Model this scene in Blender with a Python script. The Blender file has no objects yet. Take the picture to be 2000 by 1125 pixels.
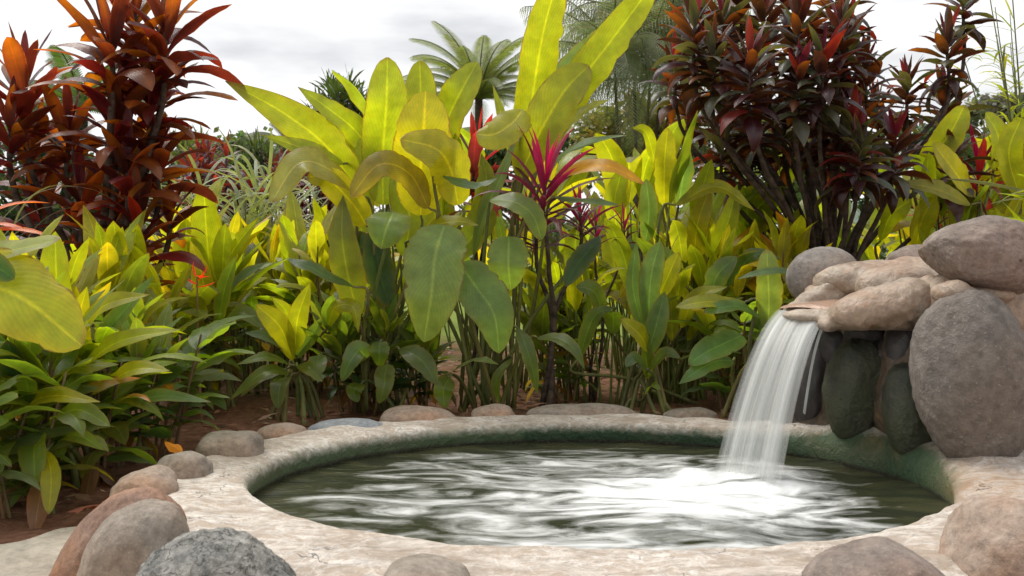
import bpy, math, random
from mathutils import Vector, Matrix, noise, Euler
R = math.radians
F = 1900.0; HZ = 500.0; CH = 0.9           # focal length and horizon row in photo pixels, eye height in metres

# ------------------------------------------------------------------ camera, sky, sun
sc = bpy.context.scene
C = sc.collection
cam_d = bpy.data.cameras.new('camera'); cam = bpy.data.objects.new('camera', cam_d); C.objects.link(cam)
cam.location = (0, 0, CH); cam.rotation_euler = (R(90), 0, 0)
cam_d.sensor_width = 36; cam_d.lens = 36*F/2000; cam_d.shift_y = -(562.5-HZ)/2000
cam_d.clip_start = 0.05; cam_d.clip_end = 3000
cam_d.dof.use_dof = True; cam_d.dof.focus_distance = 4.6; cam_d.dof.aperture_fstop = 7.0
sc.camera = cam

SUN_EL, SUN_AZ = 60, -48                    # degrees; azimuth from +Y towards +X
w = bpy.data.worlds.new('World'); sc.world = w; w.use_nodes = True
nt = w.node_tree; nt.nodes.clear()
def N(nt, t, **k):
    n = nt.nodes.new(t)
    for a, b in k.items():
        if a.startswith('i_'): n.inputs[a[2:].replace('_', ' ')].default_value = b
        else: setattr(n, a, b)
    return n
def L(nt, a, b): nt.links.new(a, b)
sky = N(nt, 'ShaderNodeTexSky', sky_type='NISHITA', sun_disc=False)
sky.sun_elevation = R(SUN_EL); sky.sun_rotation = R(SUN_AZ); sky.dust_density = 3
tc = N(nt, 'ShaderNodeTexCoord')
mp = N(nt, 'ShaderNodeMapping'); mp.inputs['Scale'].default_value = (1.5, 1.5, 5.5); mp.inputs['Location'].default_value = (.35, .2, .4)
no = N(nt, 'ShaderNodeTexNoise'); no.inputs['Scale'].default_value = 2.2; no.inputs['Detail'].default_value = 5; no.inputs['Roughness'].default_value = .5
cr = N(nt, 'ShaderNodeValToRGB')
cr.color_ramp.elements[0].position = .30; cr.color_ramp.elements[0].color = (.66, .67, .69, 1)
cr.color_ramp.elements[1].position = .46; cr.color_ramp.elements[1].color = (1.0, 1.0, 1.0, 1)
L(nt, tc.outputs['Generated'], mp.inputs['Vector']); L(nt, mp.outputs[0], no.inputs['Vector']); L(nt, no.outputs['Fac'], cr.inputs['Fac'])
b1 = N(nt, 'ShaderNodeBackground'); b1.inputs['Strength'].default_value = .12
b2 = N(nt, 'ShaderNodeBackground'); b2.inputs['Strength'].default_value = 1.0
ms = N(nt, 'ShaderNodeMixShader'); ms.inputs[0].default_value = .93
wo = N(nt, 'ShaderNodeOutputWorld')
L(nt, sky.outputs[0], b1.inputs['Color']); L(nt, cr.outputs[0], b2.inputs['Color'])
L(nt, b1.outputs[0], ms.inputs[1]); L(nt, b2.outputs[0], ms.inputs[2]); L(nt, ms.outputs[0], wo.inputs['Surface'])
sun_d = bpy.data.lights.new('sun', 'SUN'); sun = bpy.data.objects.new('sun', sun_d); C.objects.link(sun)
sun_d.energy = 2.7; sun_d.angle = R(26); sun_d.color = (1, .965, .91)
sv = Vector((math.sin(R(SUN_AZ))*math.cos(R(SUN_EL)), math.cos(R(SUN_AZ))*math.cos(R(SUN_EL)), math.sin(R(SUN_EL))))
sun.rotation_euler = sv.to_track_quat('Z', 'Y').to_euler()
sc.view_settings.view_transform = 'Standard'; sc.view_settings.look = 'None'
sc.view_settings.exposure = 0.16; sc.view_settings.gamma = 1
sc.cycles.max_bounces = 8; sc.cycles.transparent_max_bounces = 24; sc.cycles.transmission_bounces = 6; sc.cycles.diffuse_bounces = 4

# ------------------------------------------------------------------ helpers
def P(px, py, d): return Vector(((px-1000)/F*d, d, CH-(py-HZ)/F*d))
def tag(o, label=None, cat=None, group=None, kind=None):
    if label: o['label'] = label
    if cat: o['category'] = cat
    if group: o['group'] = group
    if kind: o['kind'] = kind
    return o
def empty(name, loc=(0, 0, 0), rz=0, s=1.0):
    o = bpy.data.objects.new(name, None); C.objects.link(o); o.location = loc; o.rotation_euler = (0, 0, rz); o.scale = (s, s, s)
    o.empty_display_size = .1
    return o
class MB:
    def __init__(s): s.v = []; s.f = []; s.uv = []; s.c = []
    def add(s, vs, fs, uvs=None, cs=None):
        o = len(s.v); s.v += [tuple(p) for p in vs]; s.f += [tuple(i+o for i in f) for f in fs]
        s.uv += uvs or [(0, 0)]*len(vs); s.c += cs or [(.5, .5, .5, 1)]*len(vs)
    def grid(s, rows, uvs=None, cs=None, closed=False):
        nr = len(rows); nc = len(rows[0]); fs = []
        for i in range(nr-1):
            for j in range(nc if closed else nc-1):
                k = (j+1) % nc
                fs.append((i*nc+j, i*nc+k, (i+1)*nc+k, (i+1)*nc+j))
        s.add([p for r in rows for p in r], fs, uvs, cs)
    def tube(s, pts, r0, r1, n=6, col=(.5, .5, .5, 1), cap=True):
        pts = [Vector(p) for p in pts]; rows = []; m = len(pts)
        ref = Vector((.3, 1, .1)).normalized()
        for i, p in enumerate(pts):
            T = (pts[min(i+1, m-1)]-pts[max(i-1, 0)]).normalized()
            A = T.cross(ref)
            if A.length < .05: A = T.cross(Vector((1, 0, 0)))
            A.normalize(); B = T.cross(A)
            r = r0+(r1-r0)*i/(m-1)
            rows.append([p+(A*math.cos(2*math.pi*k/n)+B*math.sin(2*math.pi*k/n))*r for k in range(n)])
        o = len(s.v)
        s.grid(rows, [(k/n, i/m) for i in range(m) for k in range(n)], [col]*(m*n), closed=True)
        if cap: s.f.append(tuple(o+k for k in range(n))[::-1]); s.f.append(tuple(o+(m-1)*n+k for k in range(n)))
    def build(s, name, mat, parent=None, smooth=True):
        me = bpy.data.meshes.new(name); me.from_pydata(s.v, [], s.f); me.update()
        uvl = me.uv_layers.new(name='UVMap')
        li = [0]*len(me.loops); me.loops.foreach_get('vertex_index', li)
        flat = []
        for i in li: flat += s.uv[i]
        uvl.data.foreach_set('uv', flat)
        ca = me.color_attributes.new('col', 'FLOAT_COLOR', 'POINT')
        fc = []
        for c in s.c: fc += (c if len(c) == 4 else (*c, 1))
        ca.data.foreach_set('color', fc)
        if smooth: me.polygons.foreach_set('use_smooth', [True]*len(me.polygons))
        me.materials.append(mat)
        o = bpy.data.objects.new(name, me); C.objects.link(o)
        if parent: o.parent = parent
        return o
def copy_tree(o, parent=None):
    c = o.copy(); C.objects.link(c); c.parent = parent
    for ch in list(o.children): copy_tree(ch, c)
    return c
def lerp(a, b, t): return a+(b-a)*t
def mixc(a, b, t): return tuple(a[i]+(b[i]-a[i])*t for i in range(3))
def jit(c, rg, a=.15):
    k = 1+rg.uniform(-a, a); return tuple(min(1, max(0, x*k*(1+rg.uniform(-a, a)*.5))) for x in c)
def crom(pts, n):
    pts = [Vector(p) for p in pts]
    if len(pts) == 2: return [pts[0].lerp(pts[1], i/n) for i in range(n+1)]
    q = [pts[0]*2-pts[1]]+pts+[pts[-1]*2-pts[-2]]; m = len(pts)-1; out = []
    for i in range(n+1):
        t = i/n*m; k = min(int(t), m-1); u = t-k
        p0, p1, p2, p3 = q[k:k+4]
        out.append(.5*((2*p1)+(p2-p0)*u+(2*p0-5*p1+4*p2-p3)*u*u+(3*p1-p0-3*p2+p3)*u**3))
    return out

PROF = {'paddle': (.42, .50), 'lance': (.65, .95), 'strap': (.25, .55), 'broad': (.36, .62), 'cord': (.75, .70)}
def leaf(mb, pts, W, nrm=None, side=None, prof='lance', fold=.25, wave=.0, c0=(.1, .2, .02), c1=None, ce=None, nv=10, nu=4, twist=0., curl=0., ph=0., rag=.0):
    a, b = PROF[prof]; tm = a/(a+b); nmx = (tm**a)*((1-tm)**b)
    c1 = c1 or c0; ce = ce or c0
    p = crom(pts, nv); rows = []; uvs = []; cs = []
    S0 = None
    for i in range(nv+1):
        t = i/nv
        T = (p[min(i+1, nv)]-p[max(i-1, 0)])
        T = T.normalized() if T.length > 1e-6 else Vector((0, 0, 1))
        if side is not None: S = (side-T*side.dot(T))
        else: S = T.cross(nrm)
        if S.length < 1e-3: S = S0 or Vector((1, 0, 0))
        S.normalize()
        if S0 is not None and side is None:
            if S.dot(S0) < 0: S = -S
            S = (S0*.5+S*.5).normalized(); S = (S-T*S.dot(T)).normalized()
        S0 = S
        Nn = S.cross(T)
        if twist:
            an = twist*t; S, Nn = S*math.cos(an)+Nn*math.sin(an), Nn*math.cos(an)-S*math.sin(an)
        tt = max(t, .004); wv = W/2*((tt**a)*((1-min(tt, .999))**b))/nmx
        wv = max(wv, W*.012)
        row = []
        for j in range(nu+1):
            s = j/nu*2-1; f = fold*(1-.35*t)
            off = abs(s)*wv*math.sin(f)-curl*s*s*wv
            off += wave*W*abs(s)**1.6*(math.sin(ph+t*11+(1.7 if s > 0 else 0))+.5*math.sin(ph*2+t*23+s*2))*math.sin(math.pi*min(1, t*1.1))
            wr = wv*(1-rag*max(0, noise.noise(Vector((t*14, ph*3+(5 if s > 0 else 0), 1)))-.12)*abs(s)**3*2) if rag else wv
            row.append(p[i]+S*(s*wr*math.cos(f))+Nn*off)
            uvs.append((j/nu, t))
            c = mixc(c0, c1, t**1.5); c = mixc(c, ce, abs(s)**3*.8)
            cs.append((*c, 1))
        rows.append(row)
    mb.grid(rows, uvs, cs)
def arc_pts(base, az, e0, e1, Ln, n=6, az1=0.):
    p = Vector(base); out = [p.copy()]
    for i in range(n):
        t = (i+.5)/n; e = lerp(e0, e1, t**1.3); z = az+az1*t
        p = p+Vector((math.cos(z)*math.cos(e), math.sin(z)*math.cos(e), math.sin(e)))*(Ln/n); out.append(p.copy())
    return out

# ------------------------------------------------------------------ materials
def newmat(name):
    m = bpy.data.materials.new(name); m.use_nodes = True; t = m.node_tree; t.nodes.clear()
    return m, t
def math_n(t, op, a, b=None, clamp=False):
    n = N(t, 'ShaderNodeMath', operation=op, use_clamp=clamp)
    for i, x in enumerate((a, b)):
        if x is None: continue
        if hasattr(x, 'is_linked'): L(t, x, n.inputs[i])
        else: n.inputs[i].default_value = x
    return n.outputs[0]
def mixrgb(t, fac, a, b, bt='MIX'):
    n = N(t, 'ShaderNodeMix', data_type='RGBA', blend_type=bt)
    for s, x in ((n.inputs[0], fac), (n.inputs[6], a), (n.inputs[7], b)):
        if hasattr(x, 'is_linked'): L(t, x, s)
        else: s.default_value = x if not isinstance(x, tuple) or len(x) == 4 else (*x, 1)
    return n.outputs[2]
def ramp(t, fac, stops):
    n = N(t, 'ShaderNodeValToRGB'); e = n.color_ramp.elements
    while len(e) < len(stops): e.new(.5)
    for i, (p_, c) in enumerate(stops):
        e[i].position = p_; e[i].color = (c, c, c, 1) if isinstance(c, (int, float)) else (*c, 1)
    L(t, fac, n.inputs['Fac']); return n.outputs['Color']
def noise_n(t, vec, scale, detail=4, rough=.55, dist=0.):
    n = N(t, 'ShaderNodeTexNoise'); n.inputs['Scale'].default_value = scale; n.inputs['Detail'].default_value = detail
    n.inputs['Roughness'].default_value = rough; n.inputs['Distortion'].default_value = dist
    if vec is not None: L(t, vec, n.inputs['Vector'])
    return n.outputs['Fac']
def leaf_mat(name, tmul, rough=.36, vein=40, tfac=.48, rib=(1.9, 1.7, 1.6), bump=.35, coat=0.):
    m, t = newmat(name)
    at = N(t, 'ShaderNodeAttribute', attribute_name='col'); uv = N(t, 'ShaderNodeUVMap', uv_map='UVMap')
    sp = N(t, 'ShaderNodeSeparateXYZ'); L(t, uv.outputs[0], sp.inputs[0])
    au = math_n(t, 'ABSOLUTE', math_n(t, 'SUBTRACT', sp.outputs['X'], .5))
    ribm = math_n(t, 'SUBTRACT', 1, math_n(t, 'DIVIDE', au, .045, ), clamp=True)
    geo = N(t, 'ShaderNodeTexCoord')
    n1 = noise_n(t, geo.outputs['Object'], 9, 5, .6)
    vn = math_n(t, 'SINE', math_n(t, 'ADD', math_n(t, 'MULTIPLY', n1, 9.), math_n(t, 'SUBTRACT', math_n(t, 'MULTIPLY', sp.outputs['Y'], vein*3.0), math_n(t, 'MULTIPLY', au, vein*2.2))))
    n2 = noise_n(t, geo.outputs['Object'], 70, 3, .6)
    var = ramp(t, n1, [(.3, .72), (.7, 1.25)])
    base = mixrgb(t, 1., at.outputs['Color'], var, 'MULTIPLY')
    vv = ramp(t, math_n(t, 'ADD', math_n(t, 'MULTIPLY', vn, .5), .5), [(0, .955), (1, 1.03)])
    base = mixrgb(t, 1., base, vv, 'MULTIPLY')
    base = mixrgb(t, math_n(t, 'MULTIPLY', ribm, .75), base, mixrgb(t, 1., base, (*rib, 1), 'MULTIPLY'))
    # blemishes: small brown spots and dry tips
    sp1 = ramp(t, n2, [(.70, 0), (.76, 1)]); sp2 = ramp(t, n1, [(.52, 0), (.62, 1)])
    spot = math_n(t, 'MULTIPLY', math_n(t, 'MULTIPLY', sp1, sp2), .55)
    tipm = math_n(t, 'MULTIPLY', ramp(t, sp.outputs['Y'], [(.93, 0), (1, 1)]), ramp(t, n1, [(.45, 0), (.55, 1)]))
    dm = math_n(t, 'MAXIMUM', spot, math_n(t, 'MULTIPLY', tipm, .8))
    n3 = noise_n(t, geo.outputs['Object'], 26, 4, .7)
    edg = math_n(t, 'MULTIPLY', ramp(t, math_n(t, 'ADD', au, math_n(t, 'MULTIPLY', n3, .10)), [(.515, 0), (.54, 1)]), ramp(t, n1, [(.46, 0), (.54, .85)]))
    dm = math_n(t, 'MAXIMUM', dm, edg)
    base = mixrgb(t, math_n(t, 'MULTIPLY', ramp(t, n3, [(.52, 0), (.66, 1)]), .22), base, mixrgb(t, 1., base, (1.5, 1.05, .6, 1), 'MULTIPLY'))
    base = mixrgb(t, dm, base, (.15, .08, .025, 1))
    tr = mixrgb(t, 1., base, (*tmul, 1), 'MULTIPLY')
    bs = N(t, 'ShaderNodeBsdfPrincipled'); L(t, base, bs.inputs['Base Color'])
    bs.inputs['Roughness'].default_value = rough; bs.inputs['Specular IOR Level'].default_value = .55
    L(t, ramp(t, n2, [(.3, rough-.06), (.7, rough+.12)]), bs.inputs['Roughness'])
    hh = math_n(t, 'ADD', math_n(t, 'MULTIPLY', vn, .22), math_n(t, 'MULTIPLY', n1, 1.8))
    hh = math_n(t, 'SUBTRACT', hh, math_n(t, 'MULTIPLY', ribm, 1.2))
    bp = N(t, 'ShaderNodeBump'); bp.inputs['Strength'].default_value = bump; bp.inputs['Distance'].default_value = .004
    L(t, hh, bp.inputs['Height']); L(t, bp.outputs[0], bs.inputs['Normal'])
    tl = N(t, 'ShaderNodeBsdfTranslucent'); L(t, tr, tl.inputs['Color']); L(t, bp.outputs[0], tl.inputs['Normal'])
    mx = N(t, 'ShaderNodeMixShader'); mx.inputs[0].default_value = tfac
    L(t, bs.outputs[0], mx.inputs[1]); L(t, tl.outputs[0], mx.inputs[2])
    o = N(t, 'ShaderNodeOutputMaterial'); L(t, mx.outputs[0], o.inputs['Surface'])
    return m
M_GREEN = leaf_mat('green_leaf', (3.3, 3.15, .62), tfac=.52, bump=.28)
M_RED = leaf_mat('red_leaf', (5.8, 4.1, .9), rough=.34, vein=30, tfac=.42, rib=(1.5, 1.2, 1.2), bump=.25)
M_PINK = leaf_mat('pink_leaf', (3.4, 1.6, 2.6), rough=.34, vein=30, tfac=.40, bump=.2)
M_PURPLE = leaf_mat('purple_leaf', (4.4, 3.6, 1.1), rough=.34, vein=30, tfac=.30, rib=(1.5, 1.1, 1.3), bump=.25)
M_FAR = leaf_mat('far_leaf', (2.2, 2.2, 1.0), rough=.5, tfac=.35)
def simple_mat(name, col, col2=None, scale=12, rough=.8, bump=.5, dist=.01, stretch=None, attr=False, spec=.3):
    m, t = newmat(name); tcn = N(t, 'ShaderNodeTexCoord'); v = tcn.outputs['Object']
    if stretch:
        mpn = N(t, 'ShaderNodeMapping'); mpn.inputs['Scale'].default_value = stretch; L(t, v, mpn.inputs['Vector']); v = mpn.outputs[0]
    n1 = noise_n(t, v, scale, 6, .6); n2 = noise_n(t, v, scale*6, 4, .6)
    base = mixrgb(t, ramp(t, n1, [(.35, 0), (.65, 1)]), col, col2 or tuple(x*.6 for x in col))
    if attr:
        at = N(t, 'ShaderNodeAttribute', attribute_name='col'); base = mixrgb(t, 1., at.outputs['Color'], ramp(t, n1, [(.3, .6), (.7, 1.3)]), 'MULTIPLY')
    bs = N(t, 'ShaderNodeBsdfPrincipled'); L(t, base, bs.inputs['Base Color']); bs.inputs['Roughness'].default_value = rough
    bs.inputs['Specular IOR Level'].default_value = spec
    bp = N(t, 'ShaderNodeBump'); bp.inputs['Strength'].default_value = bump; bp.inputs['Distance'].default_value = dist
    L(t, math_n(t, 'ADD', n1, math_n(t, 'MULTIPLY', n2, .5)), bp.inputs['Height']); L(t, bp.outputs[0], bs.inputs['Normal'])
    o = N(t, 'ShaderNodeOutputMaterial'); L(t, bs.outputs[0], o.inputs['Surface'])
    return m
M_STEM = simple_mat('stem_skin', (.2, .2, .1), attr=True, scale=20, rough=.55, stretch=(1, 1, .2))
M_BARK = simple_mat('cordyline_bark', (.11, .08, .06), (.03, .02, .016), scale=14, rough=.9, bump=.9, dist=.012, stretch=(1, 1, 1.6))
M_DRY = leaf_mat('dry_leaf', (1.6, 1.2, .8), rough=.7, tfac=.25)

def stone_mat(name, c1, c2, c3=None, pits=.5, bump=.5, scale=5, rough=.82, crack=0., wet=0., fleck=.3, mott=.35):
    m, t = newmat(name); tcn = N(t, 'ShaderNodeTexCoord'); v = tcn.outputs['Object']
    n1 = noise_n(t, v, scale, 6, .62, .6); n2 = noise_n(t, v, scale*9, 6, .65); n3 = noise_n(t, v, scale*34, 3, .6)
    nb = noise_n(t, v, scale*.55, 3, .5)
    base = mixrgb(t, ramp(t, n1, [(.35, 0), (.68, 1)]), c1, c2)
    if c3: base = mixrgb(t, ramp(t, nb, [(.46, 0), (.62, .85)]), base, c3)
    base = mixrgb(t, 1., base, ramp(t, n2, [(.28, 1-mott), (.5, 1.), (.72, 1+mott*.8)]), 'MULTIPLY')
    base = mixrgb(t, math_n(t, 'MULTIPLY', ramp(t, n3, [(.60, 0), (.70, 1)]), fleck), base, tuple(min(1, x*1.7+.05) for x in c2))
    base = mixrgb(t, math_n(t, 'MULTIPLY', ramp(t, n3, [(.27, 1), (.37, 0)]), fleck), base, tuple(x*.35 for x in c1))
    vo = N(t, 'ShaderNodeTexVoronoi'); vo.inputs['Scale'].default_value = scale*3.2; L(t, v, vo.inputs['Vector'])
    pit = math_n(t, 'MULTIPLY', ramp(t, vo.outputs['Distance'], [(.06, 1), (.17, 0)]), ramp(t, n1, [(.5, 0), (.6, pits)]))
    base = mixrgb(t, math_n(t, 'MULTIPLY', pit, .75), base, tuple(x*.3 for x in c1))
    h = math_n(t, 'ADD', math_n(t, 'MULTIPLY', n2, .8), math_n(t, 'MULTIPLY', n3, .35))
    h = math_n(t, 'SUBTRACT', h, math_n(t, 'MULTIPLY', pit, 1.2)); h = math_n(t, 'ADD', h, math_n(t, 'MULTIPLY', n1, 1.3))
    if crack:
        vc = N(t, 'ShaderNodeTexVoronoi', feature='DISTANCE_TO_EDGE'); vc.inputs['Scale'].default_value = scale*1.1; L(t, v, vc.inputs['Vector'])
        vn = N(t, 'ShaderNodeVectorMath', operation='ADD'); L(t, v, vn.inputs[0])
        nc = N(t, 'ShaderNodeTexNoise'); nc.inputs['Scale'].default_value = scale*2; nc.inputs['Detail'].default_value = 5; L(t, v, nc.inputs['Vector'])
        L(t, nc.outputs['Color'], vn.inputs[1]); L(t, vn.outputs[0], vc.inputs['Vector'])
        cm = ramp(t, vc.outputs['Distance'], [(0, 1), (.03, 0)])
        base = mixrgb(t, math_n(t, 'MULTIPLY', cm, crack), base, tuple(x*.3 for x in c1)); h = math_n(t, 'SUBTRACT', h, math_n(t, 'MULTIPLY', cm, 1.5*crack))
    bs = N(t, 'ShaderNodeBsdfPrincipled'); L(t, base, bs.inputs['Base Color'])
    bs.inputs['Roughness'].default_value = rough-wet*.35; bs.inputs['Specular IOR Level'].default_value = .3+wet*.3
    bp = N(t, 'ShaderNodeBump'); bp.inputs['Strength'].default_value = bump; bp.inputs['Distance'].default_value = .012
    L(t, h, bp.inputs['Height']); L(t, bp.outputs[0], bs.inputs['Normal'])
    o = N(t, 'ShaderNodeOutputMaterial'); L(t, bs.outputs[0], o.inputs['Surface'])
    return m
S_GREY = stone_mat('grey_basalt', (.17, .15, .135), (.27, .245, .22), (.22, .17, .135))
S_DARKGREY = stone_mat('dark_basalt', (.13, .112, .098), (.235, .205, .18), (.17, .135, .11), scale=2.8, bump=1., pits=.6, fleck=.35)
S_BROWN = stone_mat('brown_boulder', (.16, .125, .105), (.29, .24, .205), (.22, .155, .125), pits=.9, scale=4, bump=.7)
S_PINK = stone_mat('pinkish_cobble', (.29, .215, .165), (.38, .305, .25), (.36, .22, .14), pits=.3)
S_RED = stone_mat('reddish_cobble', (.20, .12, .085), (.32, .215, .165), (.34, .17, .09), pits=.9, scale=6)
S_TAN = stone_mat('tan_cobble', (.215, .18, .145), (.33, .285, .24), (.28, .205, .15), pits=.5)
S_BLUE = stone_mat('bluish_cobble', (.20, .22, .235), (.33, .345, .36), pits=.2)
S_ROUGH = stone_mat('rough_fractured_rock', (.13, .13, .12), (.40, .385, .35), (.27, .25, .22), pits=.9, bump=1., scale=5, crack=.35, mott=.6)
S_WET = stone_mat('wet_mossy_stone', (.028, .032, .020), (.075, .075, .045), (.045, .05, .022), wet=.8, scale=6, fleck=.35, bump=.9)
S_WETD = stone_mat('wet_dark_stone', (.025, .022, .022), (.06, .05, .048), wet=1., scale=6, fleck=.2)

def mortar_mat():
    m, t = newmat('waterfall_mortar'); g = N(t, 'ShaderNodeNewGeometry'); v = g.outputs['Position']
    n1 = noise_n(t, v, 7, 6, .62, .8); n2 = noise_n(t, v, 45, 5, .65); n3 = noise_n(t, v, 3.2, 3, .5); n4 = noise_n(t, v, 18, 5, .6, 1.)
    base = mixrgb(t, ramp(t, n1, [(.35, 0), (.62, 1)]), (.27, .205, .15), (.43, .36, .285))
    base = mixrgb(t, ramp(t, n3, [(.48, 0), (.62, .7)]), base, (.33, .22, .15))
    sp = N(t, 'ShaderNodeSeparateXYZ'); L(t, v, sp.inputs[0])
    # algae and rust staining where water runs, plus shade below the spout painted in
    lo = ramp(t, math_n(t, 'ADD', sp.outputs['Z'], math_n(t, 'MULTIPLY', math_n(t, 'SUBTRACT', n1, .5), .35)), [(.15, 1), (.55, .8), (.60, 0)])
    wet_shade = ramp(t, n4, [(.35, (.028, .028, .018)), (.5, (.085, .052, .034)), (.65, (.05, .055, .024))])
    base = mixrgb(t, math_n(t, 'MULTIPLY', lo, .98), base, wet_shade)
    base = mixrgb(t, math_n(t, 'MULTIPLY', ramp(t, n4, [(.55, 0), (.7, 1)]), .35), base, (.36, .13, .04))
    base = mixrgb(t, 1., base, ramp(t, n2, [(.3, .7), (.7, 1.2)]), 'MULTIPLY')
    bs = N(t, 'ShaderNodeBsdfPrincipled'); L(t, base, bs.inputs['Base Color'])
    L(t, ramp(t, n1, [(.4, .35), (.6, .75)]), bs.inputs['Roughness'])
    bp = N(t, 'ShaderNodeBump'); bp.inputs['Strength'].default_value = .7; bp.inputs['Distance'].default_value = .015
    L(t, math_n(t, 'ADD', math_n(t, 'ADD', n1, math_n(t, 'MULTIPLY', n4, .6)), math_n(t, 'MULTIPLY', n2, .4)), bp.inputs['Height']); L(t, bp.outputs[0], bs.inputs['Normal'])
    o = N(t, 'ShaderNodeOutputMaterial'); L(t, bs.outputs[0], o.inputs['Surface'])
    return m
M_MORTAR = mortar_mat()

PCX, PCY, PA, PB = .31, 3.66, 1.275, 1.05       # pool ellipse
def rim_mat():
    m, t = newmat('pool_plaster'); g = N(t, 'ShaderNodeNewGeometry'); v = g.outputs['Position']
    at = N(t, 'ShaderNodeAttribute', attribute_name='col')     # red: inner wall mask, green: waterfall side
    sa = N(t, 'ShaderNodeSeparateColor'); L(t, at.outputs['Color'], sa.inputs[0])
    sp = N(t, 'ShaderNodeSeparateXYZ'); L(t, v, sp.inputs[0])
    uv = N(t, 'ShaderNodeUVMap', uv_map='UVMap')
    n1 = noise_n(t, v, 3.5, 6, .6, .8); n2 = noise_n(t, v, 26, 6, .65, .5); n3 = noise_n(t, v, 110, 3, .6)
    mpn = N(t, 'ShaderNodeMapping'); mpn.inputs['Scale'].default_value = (1.4, 3.4, 1); mpn.inputs['Rotation'].default_value = (0, 0, .35); L(t, v, mpn.inputs['Vector'])
    n4 = noise_n(t, mpn.outputs[0], 4.2, 8, .72, .9)
    base = mixrgb(t, ramp(t, n1, [(.35, 0), (.6, 1)]), (.43, .345, .27), (.59, .495, .41))
    base = mixrgb(t, ramp(t, n2, [(.4, 0), (.65, .5)]), base, (.34, .265, .205))
    base = mixrgb(t, math_n(t, 'MULTIPLY', ramp(t, n4, [(.50, 0), (.60, 1)]), .7), base, (.72, .65, .58))
    rg1 = noise_n(t, v, 4.5, 6, .62, 1.2); rg2 = noise_n(t, v, 12, 5, .6, .8)
    l1 = ramp(t, math_n(t, 'ABSOLUTE', math_n(t, 'SUBTRACT', rg1, .5)), [(0, 1), (.035, 0)]); l2 = ramp(t, math_n(t, 'ABSOLUTE', math_n(t, 'SUBTRACT', rg2, .48)), [(0, 1), (.04, 0)])
    base = mixrgb(t, math_n(t, 'MULTIPLY', math_n(t, 'MAXIMUM', l1, math_n(t, 'MULTIPLY', l2, .7)), ramp(t, n1, [(.38, .15), (.56, .85)])), base, (.82, .78, .73))
    base = mixrgb(t, 1., base, ramp(t, n2, [(.3, .72), (.55, 1.08)]), 'MULTIPLY')
    # pale mineral veins where old cracks were filled, dark hairline cracks beside them
    vadd = N(t, 'ShaderNodeVectorMath', operation='ADD'); L(t, v, vadd.inputs[0])
    nc = N(t, 'ShaderNodeTexNoise'); nc.inputs['Scale'].default_value = 5; nc.inputs['Detail'].default_value = 6; L(t, v, nc.inputs['Vector'])
    sc_ = N(t, 'ShaderNodeVectorMath', operation='SCALE'); sc_.inputs['Scale'].default_value = .35; L(t, nc.outputs['Color'], sc_.inputs[0]); L(t, sc_.outputs[0], vadd.inputs[1])
    vc = N(t, 'ShaderNodeTexVoronoi', feature='DISTANCE_TO_EDGE'); vc.inputs['Scale'].default_value = 4.2; L(t, vadd.outputs[0], vc.inputs['Vector'])
    pres = ramp(t, n1, [(.44, 0), (.54, 1)])
    cm = math_n(t, 'MULTIPLY', ramp(t, vc.outputs['Distance'], [(0, 1), (.035, 0)]), pres)
    cd = math_n(t, 'MULTIPLY', ramp(t, vc.outputs['Distance'], [(0, 1), (.010, 0)]), ramp(t, n1, [(.52, 0), (.57, 1)]))
    stn = noise_n(t, v, 1.6, 5, .6, .6)
    base = mixrgb(t, ramp(t, stn, [(.48, 0), (.66, .55)]), base, (.27, .215, .165))
    base = mixrgb(t, math_n(t, 'MULTIPLY', cm, .6), base, (.78, .72, .66)); base = mixrgb(t, math_n(t, 'MULTIPLY', cd, math_n(t, 'MULTIPLY', math_n(t, 'SUBTRACT', 1, sa.outputs['Red']), .6)), base, (.20, .15, .11))
    pm = ramp(t, n3, [(.27, 1), (.35, 0)]); base = mixrgb(t, math_n(t, 'MULTIPLY', pm, .45), base, (.20, .15, .11))
    # inner wall: green paint and algae growing stronger to the waterline and to the waterfall side
    zn = math_n(t, 'ADD', math_n(t, 'SUBTRACT', sp.outputs['Z'], math_n(t, 'MULTIPLY', at.outputs['Alpha'], .10)), math_n(t, 'MULTIPLY', math_n(t, 'SUBTRACT', n2, .5), .06))
    gm = math_n(t, 'MULTIPLY', ramp(t, zn, [(.045, 1), (.10, 0)]), sa.outputs['Red'])
    gcol = mixrgb(t, sa.outputs['Green'], (.14, .185, .09), (.010, .050, .017))
    gcol = mixrgb(t, math_n(t, 'MULTIPLY', ramp(t, n1, [(.5, 0), (.62, .6)]), ramp(t, sp.outputs['Z'], [(.03, .2), (.12, 1)])), gcol, (.13, .085, .025))
    base = mixrgb(t, math_n(t, 'MULTIPLY', gm, .96), base, gcol)
    st = math_n(t, 'MULTIPLY', sa.outputs['Blue'], ramp(t, n2, [(.34, .25), (.56, 1)]))
    base = mixrgb(t, math_n(t, 'MULTIPLY', st, .6), base, (.30, .15, .055))
    wl = math_n(t, 'MULTIPLY', ramp(t, sp.outputs['Z'], [(.006, 1), (.02, 0)]), sa.outputs['Red'])
    base = mixrgb(t, math_n(t, 'MULTIPLY', wl, .85), base, (.03, .022, .015))
    bs = N(t, 'ShaderNodeBsdfPrincipled'); L(t, base, bs.inputs['Base Color']); bs.inputs['Specular IOR Level'].default_value = .35
    L(t, ramp(t, gm, [(0, .75), (1, .5)]), bs.inputs['Roughness'])
    h = math_n(t, 'ADD', math_n(t, 'MULTIPLY', n4, .9), math_n(t, 'MULTIPLY', n2, .7)); h = math_n(t, 'ADD', h, math_n(t, 'MULTIPLY', n3, .2))
    h = math_n(t, 'SUBTRACT', h, math_n(t, 'MULTIPLY', cd, math_n(t, 'SUBTRACT', 1, sa.outputs['Red'])))
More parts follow.
